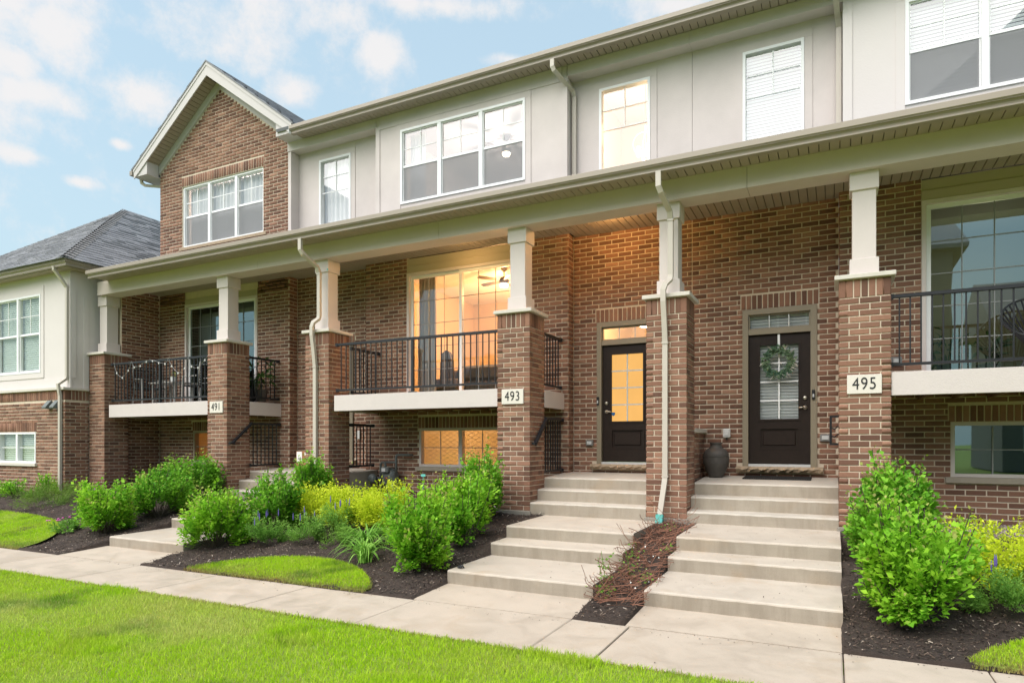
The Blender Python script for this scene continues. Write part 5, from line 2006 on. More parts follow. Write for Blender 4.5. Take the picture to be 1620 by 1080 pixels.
# ---------------------------------------------------------------- mulch chips
n = 125000
x = RNG.uniform(-17, 4.2, n)
y = RNG.uniform(5.3, 9.6, n)
ok = y > 5.79 + 0.0155 * x
for cx, a, b in ISL:
    ok &= ~((np.abs((x - cx) / a) < 1) & (y < 5.76 + 0.0155 * x + b * np.clip(1 - ((x - cx) / a) ** 2, 0, 1) ** 0.75))
ok &= ~((x < -11.35) & (y < 5.76 + 0.0155 * x + 1.75 * np.clip(1 - np.exp((x + 11.35) / 1.1), 0, 1) ** 0.8))
for a, b in ((-10.30, -8.5), (-4.02, -2.24), (-1.70, 0.075)):
    ok &= ~((x > a - 0.01) & (x < b + 0.01))
x, y = x[ok], y[ok]
C = np.stack([x, y, np.zeros_like(x)], 1)
sx_, sy_, dd = cam_px(C)
keep = (sx_ > -40) & (sx_ < 1680) & (RNG.uniform(0, 1, len(C)) < np.clip(1.3 - (dd - 5) / 9, 0.25, 1))
C = C[keep]
tt = np.clip((C[:, 1] - 5.7) / 3.5, 0, 1)
C[:, 2] = -0.075 + 0.53 * (tt * tt * (3 - 2 * tt) * 0.5 + tt * 0.5) + 0.022 * np.sin(C[:, 0] * 3.1 + C[:, 1]) * np.sin(C[:, 1] * 2.7) + 0.015 * np.sin(C[:, 0] * 7.3 + 1.3 * C[:, 1]) + RNG.uniform(0, 0.018, len(C))
C[:, 2] = np.maximum(C[:, 2], -0.068)
n = len(C)
L_ = RNG.uniform(0.004, 0.022, n) * np.where(RNG.uniform(0, 1, n) < 0.06, 1.6, 1.0)
W_ = RNG.uniform(0.002, 0.007, n)
T_ = W_ * RNG.uniform(0.3, 0.7, n)
an = RNG.uniform(0, 2 * np.pi, n)
pt = RNG.normal(0, 0.35, n)
ax = np.stack([np.cos(an) * np.cos(pt), np.sin(an) * np.cos(pt), np.sin(pt)], 1)
bx = np.stack([-np.sin(an), np.cos(an), RNG.normal(0, 0.3, n)], 1)
cxv = np.cross(ax, bx)
V = np.zeros((n, 6, 3))
V[:, 0] = C - ax * L_[:, None] + bx * W_[:, None] * 0.4
V[:, 1] = C - ax * L_[:, None] * 0.8 - bx * W_[:, None]
V[:, 2] = C + ax * L_[:, None] - bx * W_[:, None] * 0.6
V[:, 3] = C + ax * L_[:, None] * 0.9 + bx * W_[:, None]
V[:, 4] = C - ax * L_[:, None] * 0.5 + cxv * T_[:, None]
V[:, 5] = C + ax * L_[:, None] * 0.5 + cxv * T_[:, None]
b = np.arange(n)[:, None] * 6
F = np.concatenate([b + [0, 1, 4], b + [1, 2, 5], b + [1, 5, 4], b + [2, 3, 5], b + [3, 0, 4], b + [3, 4, 5]], 0)
obj("mulch", np_mesh("mulch", V.reshape(-1, 3), F, M_CHIP), M_CHIP, kind="stuff")
# pebbles of the gravel strips along the wall
n = 3600
C = np.concatenate([np.stack([RNG.uniform(-8.3, -5.0, n), RNG.uniform(9.6, 10.68, n), np.full(n, 0.485)], 1), np.stack([RNG.uniform(0.75, 4.0, n), RNG.uniform(9.3, 10.68, n), np.full(n, 0.48)], 1)])
n = len(C)
r_ = RNG.uniform(0.010, 0.026, n)
D = np.array([(1, 0, 0), (0, 1, 0), (-1, 0, 0), (0, -1, 0), (0, 0, 1.0), (0, 0, -1)])
V = C[:, None, :] + D[None] * r_[:, None, None] * RNG.uniform(0.6, 1.2, (n, 6, 1)) * np.array([1, 1, 0.7])
b = np.arange(n)[:, None] * 6
F = np.concatenate([b + f for f in ([0, 1, 4], [1, 2, 4], [2, 3, 4], [3, 0, 4], [1, 0, 5], [2, 1, 5], [3, 2, 5], [0, 3, 5])], 0)
k = NT("river_pebble")
rr = k.rand()
M_PEBBLE = k.finish(k.principled(Base_Color=k.ramp(rr, [(0, (0.10, 0.075, 0.065)), (0.5, (0.26, 0.20, 0.18)), (1, (0.48, 0.41, 0.38))]), Roughness=0.7))
obj("gravel", np_mesh("gravel", V.reshape(-1, 3), F, M_PEBBLE), M_PEBBLE, kind="stuff")


# ================================================================ plants
def leaf_mesh(name, P, N, A, size, asp, m, fold=0.25):
    """P roots, N face normals, A growing directions; a leaf is two folded triangles pairs"""
    n = len(P)
    A = A / np.linalg.norm(A, axis=1, keepdims=True)
    S = np.cross(A, N)
    S /= np.linalg.norm(S, axis=1, keepdims=True) + 1e-9
    N2 = np.cross(S, A)
    L_ = size[:, None]
    W_ = L_ * asp / 2
    V = np.zeros((n, 6, 3))
    V[:, 0] = P
    V[:, 1] = P + A * L_ * 0.45 + S * W_ + N2 * W_ * fold
    V[:, 2] = P + A * L_ * 0.5 - N2 * W_ * fold * 0.3
    V[:, 3] = P + A * L_ * 0.45 - S * W_ + N2 * W_ * fold
    V[:, 4] = P + A * L_ - N2 * L_ * 0.10
    V[:, 5] = P + A * L_ * 0.12 - N2 * W_ * 0.05
    b = np.arange(n)[:, None] * 6
    F = np.concatenate([b + [0, 2, 1], b + [0, 3, 2], b + [1, 2, 4], b + [2, 3, 4]], 0)
    return np_mesh(name, V.reshape(-1, 3), F, m)


def unit(v):
    return v / (np.linalg.norm(v, axis=1, keepdims=True) + 1e-9)


def shrub(x, y, rad, hgt, tone, label, name="shrub", cat="shrub", group="green shrubs in the beds", m=None, shoots=250, per=22, lsize=0.040, asp=0.62,
          upward=0.75, shape=0.8, stems=True, seed=0, tips=None):
    """shoots fan out from the root crown; leaves sit along their outer part, so the outline is ragged and the inside is open"""
    rs = np.random.default_rng(int(abs(x * 131 + y * 977)) + seed)
    z0 = gz(x, y) - 0.02
    th = thing(name, label, cat, (x, y, z0), group)
    m = m or (M_LEAF if tone == 0 else M_LEAFDARK)
    # main branches carry their own bunches of shoots, so the crown has lobes with gaps between them
    nbr = max(7, shoots // 26)
    ba = rs.uniform(0, 2 * np.pi, nbr)
    bu = (np.arange(nbr) + rs.uniform(0.1, 0.9, nbr)) / nbr
    bu = bu ** 0.6
    be = rs.uniform(0.70, 1.14, nbr)
    wh = rs.integers(0, nbr, shoots)
    a = ba[wh] + rs.normal(0, 0.24, shoots) / np.maximum(bu[wh], 0.25)
    u = np.clip(bu[wh] + rs.normal(0, 0.10, shoots), 0, 1)
    hz = np.maximum(1 - u ** 2.3 * rs.uniform(0.62, 0.92, shoots), 0.12)
    rr = rad * (0.12 + 0.88 * np.sin(u * np.pi / 2) ** shape) * be[wh] * rs.uniform(0.84, 1.05, shoots)
    top = rs.uniform(0, 1, shoots) < 0.07
    ext = np.where(top, rs.uniform(1.03, 1.14, shoots), rs.uniform(0.84, 1.0, shoots)) * (0.5 + 0.5 * be[wh])
    T = np.stack([np.cos(a) * rr, np.sin(a) * rr, hgt * hz * ext], 1)
    R = np.stack([np.cos(a) * rad * 0.12, np.sin(a) * rad * 0.12, np.zeros(shoots)], 1)
    M_ = (R + T) / 2 + np.stack([np.cos(a) * rr * 0.16, np.sin(a) * rr * 0.16, hgt * 0.02 * np.ones(shoots)], 1)
    P, N, A = [], [], []
    for k_ in range(per):
        t = 0.36 + 0.66 * (k_ + rs.uniform(0, 1, shoots)) / per
        t = np.minimum(t, 1.0)[:, None]
        B = (1 - t) ** 2 * R + 2 * t * (1 - t) * M_ + t * t * T
        D = unit(2 * (1 - t) * (M_ - R) + 2 * t * (T - M_))
        off = rs.normal(0, 1, (shoots, 3))
        off -= D * np.sum(off * D, 1, keepdims=True)
        off = unit(off)
        outw = unit(B * np.array([1, 1, 0.35]))
        al = unit(off * 0.8 + D * 0.55 + outw * 0.45 + np.array([0, 0, 0.12]))
        nn = unit(np.array([0, 0, 1.0]) * (upward + 0.25) + outw * 0.5 + rs.normal(0, 0.38, (shoots, 3)))
        P.append(B + off * rad * 0.03 + rs.normal(0, rad * 0.025, (shoots, 3)))
        N.append(nn)
        A.append(al)
    P, N, A = np.concatenate(P), np.concatenate(N), np.concatenate(A)
    P[:, 2] = np.maximum(P[:, 2], 0.02)
    sz = lsize * rs.uniform(0.5, 1.2, len(P))
    P = P + np.array([x, y, z0])
    nt = shoots * 3 if tips is not None else 0          # the last leaves of each shoot are this spring's growth
    me = leaf_mesh("foliage", P[:len(P) - nt], N[:len(P) - nt], A[:len(P) - nt], sz[:len(P) - nt], asp, m)
    obj("foliage", me, m, th, kind="stuff")
    if nt:
        pick = np.arange(len(P) - nt, len(P))[rs.uniform(0, 1, nt) < 0.42]
        obj("young_foliage", leaf_mesh("foliage", P[pick], N[pick], A[pick], sz[pick] * 0.72, asp, tips), tips, th, kind="stuff")
    if stems:
        s = MB()
        for i in range(0, shoots, 5):
            pts = []
            for t in (0, 0.35, 0.7, 0.97):
                q = (1 - t) ** 2 * R[i] + 2 * t * (1 - t) * M_[i] + t * t * T[i]
                pts.append((x + q[0], y + q[1], z0 + q[2]))
            s.tube(pts, 0.0045, 4)
        obj("stems", s, M_STEM, th)
    return th


for s_ in SHRUBS:
    big = s_[0] > 0
    shrub(*s_, shoots=360 if big else 330, per=26 if big else 22, lsize=0.060 if big else 0.060, asp=0.80, tips=M_LEAFTIP)

YEL = [(-7.50, 8.05, 0.56, 0.66, "golden yellow shrub nearest the downspout column, left end of the yellow bed"),
       (-6.75, 8.0, 0.58, 0.62, "golden yellow shrub in the middle of the bed behind the daylilies"),
       (-6.05, 7.95, 0.58, 0.72, "golden yellow shrub touching the green shrubs left of the 493 stairs"),
       (1.50, 7.70, 0.80, 0.60, "golden yellow shrub right of the big green shrub by the 495 stairs"),
       (2.45, 8.45, 0.75, 0.68, "golden yellow shrub cut by the right edge, under the dark basement window"),
       (2.3, 7.45, 0.65, 0.56, "golden yellow shrub at the right edge above the purple sage")]
for (x_, y_, r_, h_, lb) in YEL:
    shrub(x_, y_, r_, h_, 0, lb, "golden_shrub", "shrub", "golden yellow shrubs", M_YELLOW, shoots=420, per=22, lsize=0.048, asp=0.5, upward=0.9, shape=0.7, stems=False)


def sage(x, y, r, h, label, spikes):
    t_ = shrub(x, y, r, h, 0, label, "sage_plant", "plant", "purple flowering sage plants", M_SALVIA, shoots=170, per=26, lsize=0.036, asp=0.36, upward=0.45, shape=0.75, stems=False)
    z0 = gz(x, y)
    m_ = MB()
    for i in range(spikes):
        a = random.uniform(0, 6.28)
        rr = r * random.uniform(0.2, 0.9)
        px, py = x + rr * math.cos(a), y + rr * math.sin(a)
        hh = h * random.uniform(0.75, 1.05)
        lx, ly = 0.05 * math.cos(a), 0.05 * math.sin(a)
        m_.lathe([(0.002, z0 + hh - 0.03), (0.007, z0 + hh - 0.01), (0.008, z0 + hh + 0.02), (0.005, z0 + hh + 0.06), (0.001, z0 + hh + 0.085)], px, py, 5)
    obj("flower_spike", m_, M_PURPLE, t_, kind="stuff")


sage(-7.50, 6.98, 0.36, 0.42, "purple flowering sage at the left, beside the shrub by the 491 stairs", 6)
sage(-6.95, 7.12, 0.36, 0.42, "purple flowering sage in the middle of its row, behind the small turf island", 5)
sage(-6.65, 7.62, 0.36, 0.50, "purple flowering sage against the golden shrubs, behind its two neighbours", 7)
sage(1.40, 6.98, 0.40, 0.45, "purple flowering sage in front, right of the big green shrub by 495", 5)
sage(1.95, 7.10, 0.40, 0.52, "purple flowering sage cut by the right edge of the photo", 5)
shrub(-6.25, 7.02, 0.24, 0.34, 0, "low ferny green plant between the sage and the daylilies", "fern_plant", "plant", None, M_FERN, shoots=90, per=20, lsize=0.034, asp=0.3, upward=0.4, stems=False)
shrub(-14.75, 7.75, 0.62, 0.46, 0, "feathery juniper spreading low beside the neighbour's downspout", "juniper", "shrub", None, M_JUNIPER, shoots=240, per=20, lsize=0.05, asp=0.16, upward=0.4, stems=False)
shrub(-15.35, 8.35, 0.5, 0.42, 0, "feathery juniper behind the other one, against the brick base", "juniper", "shrub", None, M_JUNIPER, shoots=160, per=20, lsize=0.05, asp=0.16, upward=0.4, stems=False)
for (x_, y_, r_, h_, lb) in ((-16.6, 8.15, 0.36, 0.45, "small light green shrub under the neighbour's low window"),
                             (-17.5, 8.2, 0.40, 0.42, "small green shrub cut by the left edge of the photo"),
                             (-15.95, 8.45, 0.26, 0.50, "small upright shrub at the brick corner of the neighbour house")):
    shrub(x_, y_, r_, h_, 0, lb, "small_shrub", "shrub", "small shrubs under the neighbour's window", M_LEAF, shoots=90, per=14, lsize=0.05)
fl = shrub(-12.0, 6.65, 0.26, 0.22, 0, "low grey green plant with a few pink flowers at the left shrub", "geranium", "plant", None, M_SALVIA, shoots=60, per=10, lsize=0.05, asp=0.8, stems=False)
m_ = MB()
for i in range(7):
    px, py = -12.0 + random.uniform(-0.2, 0.2), 6.6 + random.uniform(-0.2, 0.1)
    m_.lathe([(0.004, gz(px, py) + 0.22), (0.022, gz(px, py) + 0.235), (0.004, gz(px, py) + 0.245)], px, py, 6)
obj("flower", m_, M_PINK, fl, kind="stuff")


def daylily(x, y, h, n, label):
    z0 = gz(x, y) - 0.01
    th = thing("daylily", label, "plant", (x, y, z0), "strap leaved daylilies")
    rs = np.random.default_rng(int(abs(x * 77 + y * 31)))
    m_ = MB()
    for i in range(n):
        a = rs.uniform(0, 6.283)
        L_ = h * rs.uniform(0.75, 1.25)
        out = L_ * rs.uniform(0.35, 1.05)
        w = rs.uniform(0.008, 0.013)
        sxv, syv = -math.sin(a), math.cos(a)
        bx, by = x + rs.normal(0, 0.045), y + rs.normal(0, 0.045)
        droop = rs.uniform(0.8, 1.62)
        prev = None
        for k_ in range(8):
            t = k_ / 7
            r = out * t ** 1.4
            z = L_ * (1.55 * t - droop * 0.95 * t ** 2.4) * 0.8
            ww = w * (1 - t ** 3) + 0.0006
            c = (bx + math.cos(a) * r, by + math.sin(a) * r, z0 + max(z, 0.01))
            n0 = len(m_.v)
            m_.v += [(c[0] + sxv * ww, c[1] + syv * ww, c[2] + ww * 0.4), (c[0], c[1], c[2]), (c[0] - sxv * ww, c[1] - syv * ww, c[2] + ww * 0.4)]
            if prev is not None:
                m_.f += [(prev, prev + 1, n0 + 1, n0), (prev + 1, prev + 2, n0 + 2, n0 + 1)]
            prev = n0
    obj("strap_leaves", m_, M_STRAP, th, kind="stuff")


daylily(-5.42, 6.62, 0.46, 80, "daylily with arching strap leaves in front, left of the nearest 493 shrub")
daylily(-5.75, 7.05, 0.52, 95, "daylily clump with arching strap leaves behind the front one")
daylily(-5.35, 7.25, 0.50, 80, "daylily clump tucked against the middle green shrub")

# dead twiggy plant between the two flights
dt = thing("dead_shrub", "tangle of dead brown twigs with a few green sprigs between the two flights of stairs", "dead shrub", (-1.97, 7.4, 0.1))
rs = np.random.default_rng(5)
m_ = MB()
for i in range(470):
    y_ = 6.15 + 2.8 * rs.uniform(0, 1) ** 0.95
    x_ = -1.97 + rs.uniform(-0.24, 0.24)
    z_ = gz(x_, y_) + 0.01
    a = rs.uniform(0, 6.283)
    L_ = rs.uniform(0.15, 0.50)
    up = rs.uniform(0.1, 0.95)
    pts = [(x_, y_, z_)]
    for k_ in range(3):
        a += rs.normal(0, 0.6)
        up *= rs.uniform(0.2, 1.1)
        px, py, pz = pts[-1]
        nx_, ny_ = px + math.cos(a) * L_ / 3, py + math.sin(a) * L_ / 3
        nx_ = min(max(nx_, -2.28), -1.63)
        pts.append((nx_, ny_, max(pz + up * L_ / 2.2, gz(nx_, ny_) + 0.004)))
    m_.tube(pts, rs.uniform(0.0018, 0.0046), 3)
obj("twig", m_, M_TWIG, dt, kind="stuff")
P, N, A = [], [], []
for (cx_, cy_, h_, r_, n_) in ((-2.13, 6.52, 0.38, 0.10, 60), (-1.98, 6.9, 0.30, 0.14, 55), (-1.78, 6.75, 0.12, 0.1, 24), (-2.12, 7.5, 0.20, 0.10, 30), (-1.76, 7.7, 0.14, 0.1, 24), (-1.9, 8.6, 0.12, 0.15, 20), (-2.1, 6.3, 0.14, 0.14, 36)):
    for i in range(n_):
        q = (cx_ + rs.normal(0, r_ * 0.5), cy_ + rs.normal(0, r_ * 0.6), gz(cx_, cy_) + rs.uniform(0.03, h_))
        P.append(q)
        N.append((rs.normal(0, 0.5), rs.normal(0, 0.5) - 0.4, 1))
        A.append((rs.normal(), rs.normal(), 0.3))
P, N, A = np.array(P), unit(np.array(N)), unit(np.array(A))
obj("sprig_leaves", leaf_mesh("sprig", P, N, A, rs.uniform(0.022, 0.045, len(P)), 0.6, M_FERN), M_FERN, dt, kind="stuff")
s_ = MB()
for (cx_, cy_, h_) in ((-2.13, 6.52, 0.42), (-1.98, 6.9, 0.33), (-2.16, 6.5, 0.36)):
    s_.tube([(cx_, cy_, gz(cx_, cy_)), (cx_ - 0.02, cy_ - 0.02, gz(cx_, cy_) + h_ * 0.5), (cx_ - 0.05, cy_ - 0.03, gz(cx_, cy_) + h_)], 0.003, 4)
obj("sprig_stem", s_, M_FERN, dt)
P = np.stack([-1.80 + rs.normal(0, 0.08, 40), 6.75 + rs.normal(0, 0.16, 40), np.zeros(40)], 1)
P[20:, 1] += 0.55
P[30:, 0] -= 0.25
P[:, 2] = [gz(p[0], p[1]) + rs.uniform(0.03, 0.15) for p in P]
obj("white_flower", leaf_mesh("petal", P, unit(rs.normal(0, 0.5, (40, 3)) + [0, -0.4, 0.8]), unit(rs.normal(0, 1, (40, 3))), rs.uniform(0.012, 0.03, 40) * (rs.uniform(0, 1, 40) < 0.55), 0.8, M_PETAL), M_PETAL, dt, kind="stuff")

# litter
db = thing("leaf_litter", "small dark clump of wet leaves on the lowest tread of the 493 stairs", "litter", (-3.92, 6.52, 0.10))
m_ = MB()
for i in range(9):
    a = random.uniform(0, 6.28)
    px, py = -3.92 + random.uniform(-0.035, 0.035), 6.55 + random.uniform(-0.03, 0.03)
    m_.tube([(px - 0.02 * math.cos(a), py - 0.02 * math.sin(a), 0.112), (px, py, 0.128 + random.uniform(0, 0.012)), (px + 0.02 * math.cos(a), py + 0.02 * math.sin(a), 0.112)], 0.008, 5)
obj("leaves", m_, M_DARKCLOTH, db, kind="stuff")

# crumbs of mulch and old leaves blown onto the concrete
n = 520
spots = []
rs = np.random.default_rng(21)
for i in range(n):
    t_ = rs.uniform()
    if t_ < 0.45:
        x_ = rs.uniform(-10, 1.2)
        y_ = wb(x_) - abs(rs.normal(0, 0.10)) - 0.01
        z_ = WZ + 0.003
    elif t_ < 0.62:
        x_ = rs.uniform(-10, 0.8)
        y_ = wf(x_) + abs(rs.normal(0, 0.05)) + 0.01
        z_ = WZ + 0.003
    else:
        sx0, sx1 = ((-4.0, -2.26), (-1.68, 0.06))[int(rs.integers(0, 2))]
        x_ = sx0 + (sx1 - sx0) * (rs.beta(0.5, 0.5))
        y_, z_ = ((rs.uniform(5.95, 6.36), -0.066), (rs.uniform(6.5, 7.4), 0.108), (rs.uniform(7.56, 7.86), 0.28), (rs.uniform(8.0, 9.2), 0.452))[int(rs.integers(0, 4))]
    spots.append((x_, y_, z_))
P = np.array(spots)
A = unit(np.stack([rs.normal(0, 1, n), rs.normal(0, 1, n), rs.normal(0.1, 0.2, n)], 1))
N = unit(np.stack([rs.normal(0, 0.3, n), rs.normal(0, 0.3, n), np.ones(n)], 1))
obj("debris", leaf_mesh("debris", P, N, A, rs.uniform(0.006, 0.022, n), 0.55, M_CHIP), M_CHIP, kind="stuff")

# ================================================================ things on the porches
# urn
ur = thing("urn", "dark grey clay urn with a narrow neck left of the wreathed door", "urn", (-1.665, 10.62, 1.034))
DZ = -0.044
m_ = MB().lathe([(r_, z_ + DZ) for r_, z_ in [(0.10, 1.078), (0.105, 1.09), (0.155, 1.18), (0.192, 1.28), (0.203, 1.36), (0.197, 1.42), (0.198, 1.425), (0.185, 1.47), (0.150, 1.515), (0.100, 1.545), (0.088, 1.565), (0.086, 1.60),
                 (0.098, 1.615), (0.098, 1.628), (0.080, 1.628), (0.075, 1.60), (0.03, 1.59)]], -1.665, 10.62, 36)
ub = obj("urn_body", m_, M_URN, ur, smooth=True)
obj("incised_band", MB().lathe([(0.197, 1.256), (0.2, 1.260), (0.2, 1.264), (0.199, 1.268)], -1.665, 10.62, 36).lathe([(0.199, 1.356), (0.2035, 1.360), (0.2035, 1.364), (0.2, 1.368)], -1.665, 10.62, 36), M_URN, ub, smooth=True)

# doormat
dm = thing("doormat", "thin black rubber doormat in front of the wreathed door", "doormat", (-0.77, 10.62, 1.03))
md = MB()
md.v = [(-1.25, 10.44, 1.025), (-0.29, 10.44, 1.025), (-0.29, 10.90, 1.050), (-1.25, 10.90, 1.050), (-1.25, 10.44, 1.035), (-0.29, 10.44, 1.035), (-0.29, 10.90, 1.060), (-1.25, 10.90, 1.060)]
md.f = [(4, 5, 6, 7), (0, 1, 5, 4), (1, 2, 6, 5), (2, 3, 7, 6), (3, 0, 4, 7)]
obj("mat", md, M_MAT, dm)
m_ = MB()
for i in range(30):
    u = -1.235 + 0.93 * i / 29
    m_.box(u - 0.006, u + 0.006, 10.46, 10.47, 1.034, 1.041)
    m_.box(u - 0.006, u + 0.006, 10.50, 10.51, 1.036, 1.043)
obj("ridge", m_, M_MAT, dm, kind="stuff")

# wreath
wr = thing("wreath", "round eucalyptus leaf wreath on the glass of the 495 door", "wreath", (-0.765, 10.90, 2.835))
wx, wz, R0, wy = -0.765, 2.84, 0.195, YD - 0.02
rs = np.random.default_rng(3)
n_ = 560
a = rs.uniform(0, 2 * np.pi, n_)
tt = rs.uniform(0, 2 * np.pi, n_)
rr = R0 + 0.05 * np.cos(tt) * rs.uniform(0.3, 1, n_)
P = np.stack([wx + rr * np.cos(a), wy - 0.03 - 0.035 * np.abs(np.sin(tt)) * rs.uniform(0.2, 1, n_), wz + rr * np.sin(a)], 1)
A = np.stack([-np.sin(a) * 0.7 + np.cos(a) * rs.normal(0, 0.9, n_), rs.normal(-0.35, 0.35, n_), np.cos(a) * 0.7 + np.sin(a) * rs.normal(0, 0.9, n_)], 1)
N = np.stack([rs.normal(0, 0.5, n_), -np.ones(n_), rs.normal(0.3, 0.5, n_)], 1)
obj("leaves", leaf_mesh("leaves", P, unit(N), unit(A), rs.uniform(0.035, 0.07, n_), 0.62, M_EUCALYPT), M_EUCALYPT, wr, kind="stuff")
obj("hoop", MB().tube([(wx + R0 * math.cos(q * math.pi / 16), wy - 0.025, wz + R0 * math.sin(q * math.pi / 16)) for q in range(33)], 0.014, 6), M_TWIG, wr)
obj("hanger", MB().box(wx - 0.017, wx + 0.017, YD + 0.008, YD + 0.013, 3.02, 3.288), M_VINYL, wr)
m_ = MB()
for i in range(16):
    q = rs.uniform(0, 6.283)
    c_ = (wx + (R0 + 0.01) * math.cos(q), wy - 0.06, wz + (R0 + 0.01) * math.sin(q))
    e_ = (c_[0] + 0.08 * math.cos(q + rs.normal(0, 0.6)), c_[1] - 0.01, c_[2] + 0.08 * math.sin(q + rs.normal(0, 0.6)))
    m_.tube([c_, e_], 0.004, 4)
obj("seed_sprig", m_, M_STONE, wr, kind="stuff")


def wallbox(name, x, z, w, h, mat, label, parent_h=None, cover=False):
    t_ = thing(name, label, "outlet", (x, YD, z), "weatherproof outlets on the brick")
    obj("box_body", MB().bevbox(x - w / 2, x + w / 2, YD - 0.055, YD + 0.002, z - h / 2, z + h / 2, 0.012), mat, t_)
    obj("cover", MB().bevbox(x - w * 0.32, x + w * 0.32, YD - 0.066, YD - 0.053, z - h * 0.28, z + h * 0.28, 0.006), M_WHITEPLASTIC if cover else M_MUNTIN, t_)


wallbox("outlet_box", -1.545, 1.735, 0.115, 0.145, M_WHITEPLASTIC, "pale square outlet box on the brick above the urn", None, True)
obj("plug", MB().bevbox(-1.555, -1.535, YD - 0.04, YD - 0.01, 1.62, 1.66, 0.004), M_INK, bpy.data.objects["outlet_box"])
wallbox("outlet_box", -0.105, 1.655, 0.15, 0.115, M_GREYPLASTIC, "grey outlet box right of the wreathed door")
wallbox("outlet_box", -3.885, 1.575, 0.135, 0.105, M_GREYPLASTIC, "grey outlet box left of the lit 493 door")
t_ = thing("outlet_box", "grey outlet box on the brick behind the 495 balcony railing", "outlet", (0.80, YB, 2.74), "weatherproof outlets on the brick")
obj("box_body", MB().bevbox(0.715, 0.875, YB - 0.055, YB + 0.002, 2.69, 2.80, 0.012), M_GREYPLASTIC, t_)
obj("cover", MB().bevbox(0.765, 0.845, YB - 0.066, YB - 0.053, 2.715, 2.775, 0.006), M_MUNTIN, t_)
t_ = thing("doorbell_box", "small white box on the brick behind the 491 guard rail", "box", (-9.1, YD, 1.75))
obj("box_body", MB().bevbox(-9.14, -9.05, YD - 0.04, YD + 0.002, 1.66, 1.84, 0.008), M_WHITEPLASTIC, t_)

# blue tag hanging on the 493 handle
t_ = thing("door_tag", "small blue tag hanging by the handle of the lit door", "tag", (-3.44, YD, 2.08))
obj("tag", MB().prism_y([(-3.475, 2.11), (-3.475, 2.07), (-3.445, 2.045), (-3.415, 2.07), (-3.415, 2.11)], YD - 0.036, YD - 0.028), simple("blue_card", (0.01, 0.10, 0.28), 0.5), t_)

# cardboard parcel
bx = thing("parcel", "cardboard parcel with white shipping labels on the 491 porch", "parcel", (-9.69, 10.05, 0.997))
X0_, X1_, Y0_, Y1_, Z0_, Z1_ = -9.87, -9.52, 9.90, 10.2, 0.997, 1.407
pb = obj("carton", MB().bevbox(X0_, X1_, Y0_, Y1_, Z0_, Z1_, 0.004), M_CARD, bx)
obj("shipping_label", MB().box(X0_ + 0.02, X0_ + 0.16, Y0_ - 0.002, Y0_ + 0.001, Z1_ - 0.22, Z1_ - 0.01), M_PAPER, bx)
obj("shipping_label", MB().box(X0_ + 0.235, X0_ + 0.33, Y0_ - 0.002, Y0_ + 0.001, Z1_ - 0.09, Z1_ - 0.02), M_PAPER, bx)
m_ = MB()
for i in range(6):
    m_.box(X0_ + 0.05 + 0.015 * i, X0_ + 0.057 + 0.015 * i, Y0_ - 0.0032, Y0_ - 0.0015, Z1_ - 0.17, Z1_ - 0.13 + 0.01 * (i % 3))
obj("printed_bars", m_, M_INK, bx)

# gas meter
gm = thing("gas_meter", "grey gas meter with its pipes on the brick under the 493 balcony", "gas meter", (-8.1, 10.55, 0.47))
mx_, my_ = -7.93, 10.50
m_ = MB().lathe_y([(0.05, my_ - 0.14), (0.13, my_ - 0.13), (0.15, my_ - 0.07), (0.15, my_ + 0.02), (0.13, my_ + 0.07), (0.05, my_ + 0.08)], mx_, 0.93, 18)
obj("meter_body", MB().bevbox(mx_ - 0.15, mx_ + 0.15, my_ - 0.11, my_ + 0.07, 0.74, 1.02, 0.03), M_METER, gm)
obj("diaphragm_case", m_, M_METER, gm, smooth=True)
obj("index_box", MB().bevbox(mx_ - 0.10, mx_ + 0.08, my_ - 0.20, my_ - 0.11, 0.99, 1.10, 0.012), M_METER, gm)
obj("dial", MB().box(mx_ - 0.07, mx_ + 0.02, my_ - 0.206, my_ - 0.199, 1.01, 1.08), M_WHITEPLASTIC, gm)
obj("warning_sticker", MB().box(mx_ - 0.03, mx_ + 0.03, my_ - 0.147, my_ - 0.140, 0.86, 0.90), simple("red_sticker", (0.28, 0.06, 0.045), 0.6), gm)
p_ = MB()
p_.tube([(mx_ + 0.13, my_ + 0.0, 0.98), (mx_ + 0.13, my_ + 0.0, 1.30), (mx_ + 0.13, my_ + 0.03, 1.335), (mx_ + 0.40, my_ + 0.05, 1.335), (mx_ + 0.42, my_ + 0.15, 1.335)], 0.026, 8)
p_.tube([(mx_ - 0.13, my_, 1.0), (mx_ - 0.13, my_, 1.15), (mx_ - 0.16, my_, 1.185), (mx_ - 0.22, my_, 1.185), (mx_ - 0.25, my_, 1.15), (mx_ - 0.25, my_, 0.45)], 0.024, 8)
p_.tube([(mx_ - 0.13, my_, 1.19), (mx_ + 0.13, my_, 1.19)], 0.02, 8)
obj("pipe", p_, M_METER, gm, smooth=True)
obj("regulator", MB().lathe_y([(0.02, my_ - 0.17), (0.085, my_ - 0.15), (0.098, my_ - 0.11), (0.098, my_ - 0.09), (0.06, my_ - 0.05), (0.045, my_ + 0.02)], mx_ - 0.38, 0.86, 18), M_METER, gm, smooth=True)
obj("union", MB().tube([(mx_ - 0.38, my_, 0.86), (mx_ - 0.25, my_, 0.86)], 0.028, 8), M_METER, gm)

# sprinkler-coloured tag in the middle shrub
t_ = thing("plant_tag", "small turquoise plant tag sticking out of the middle shrub left of the 493 stairs", "tag", (-4.9, 7.5, 0.9))
obj("tag", MB().box(-4.94, -4.87, 7.2, 7.206, 1.13, 1.16).box(-4.91, -4.905, 7.203, 7.206, 0.3, 1.13), M_TEAL, t_)

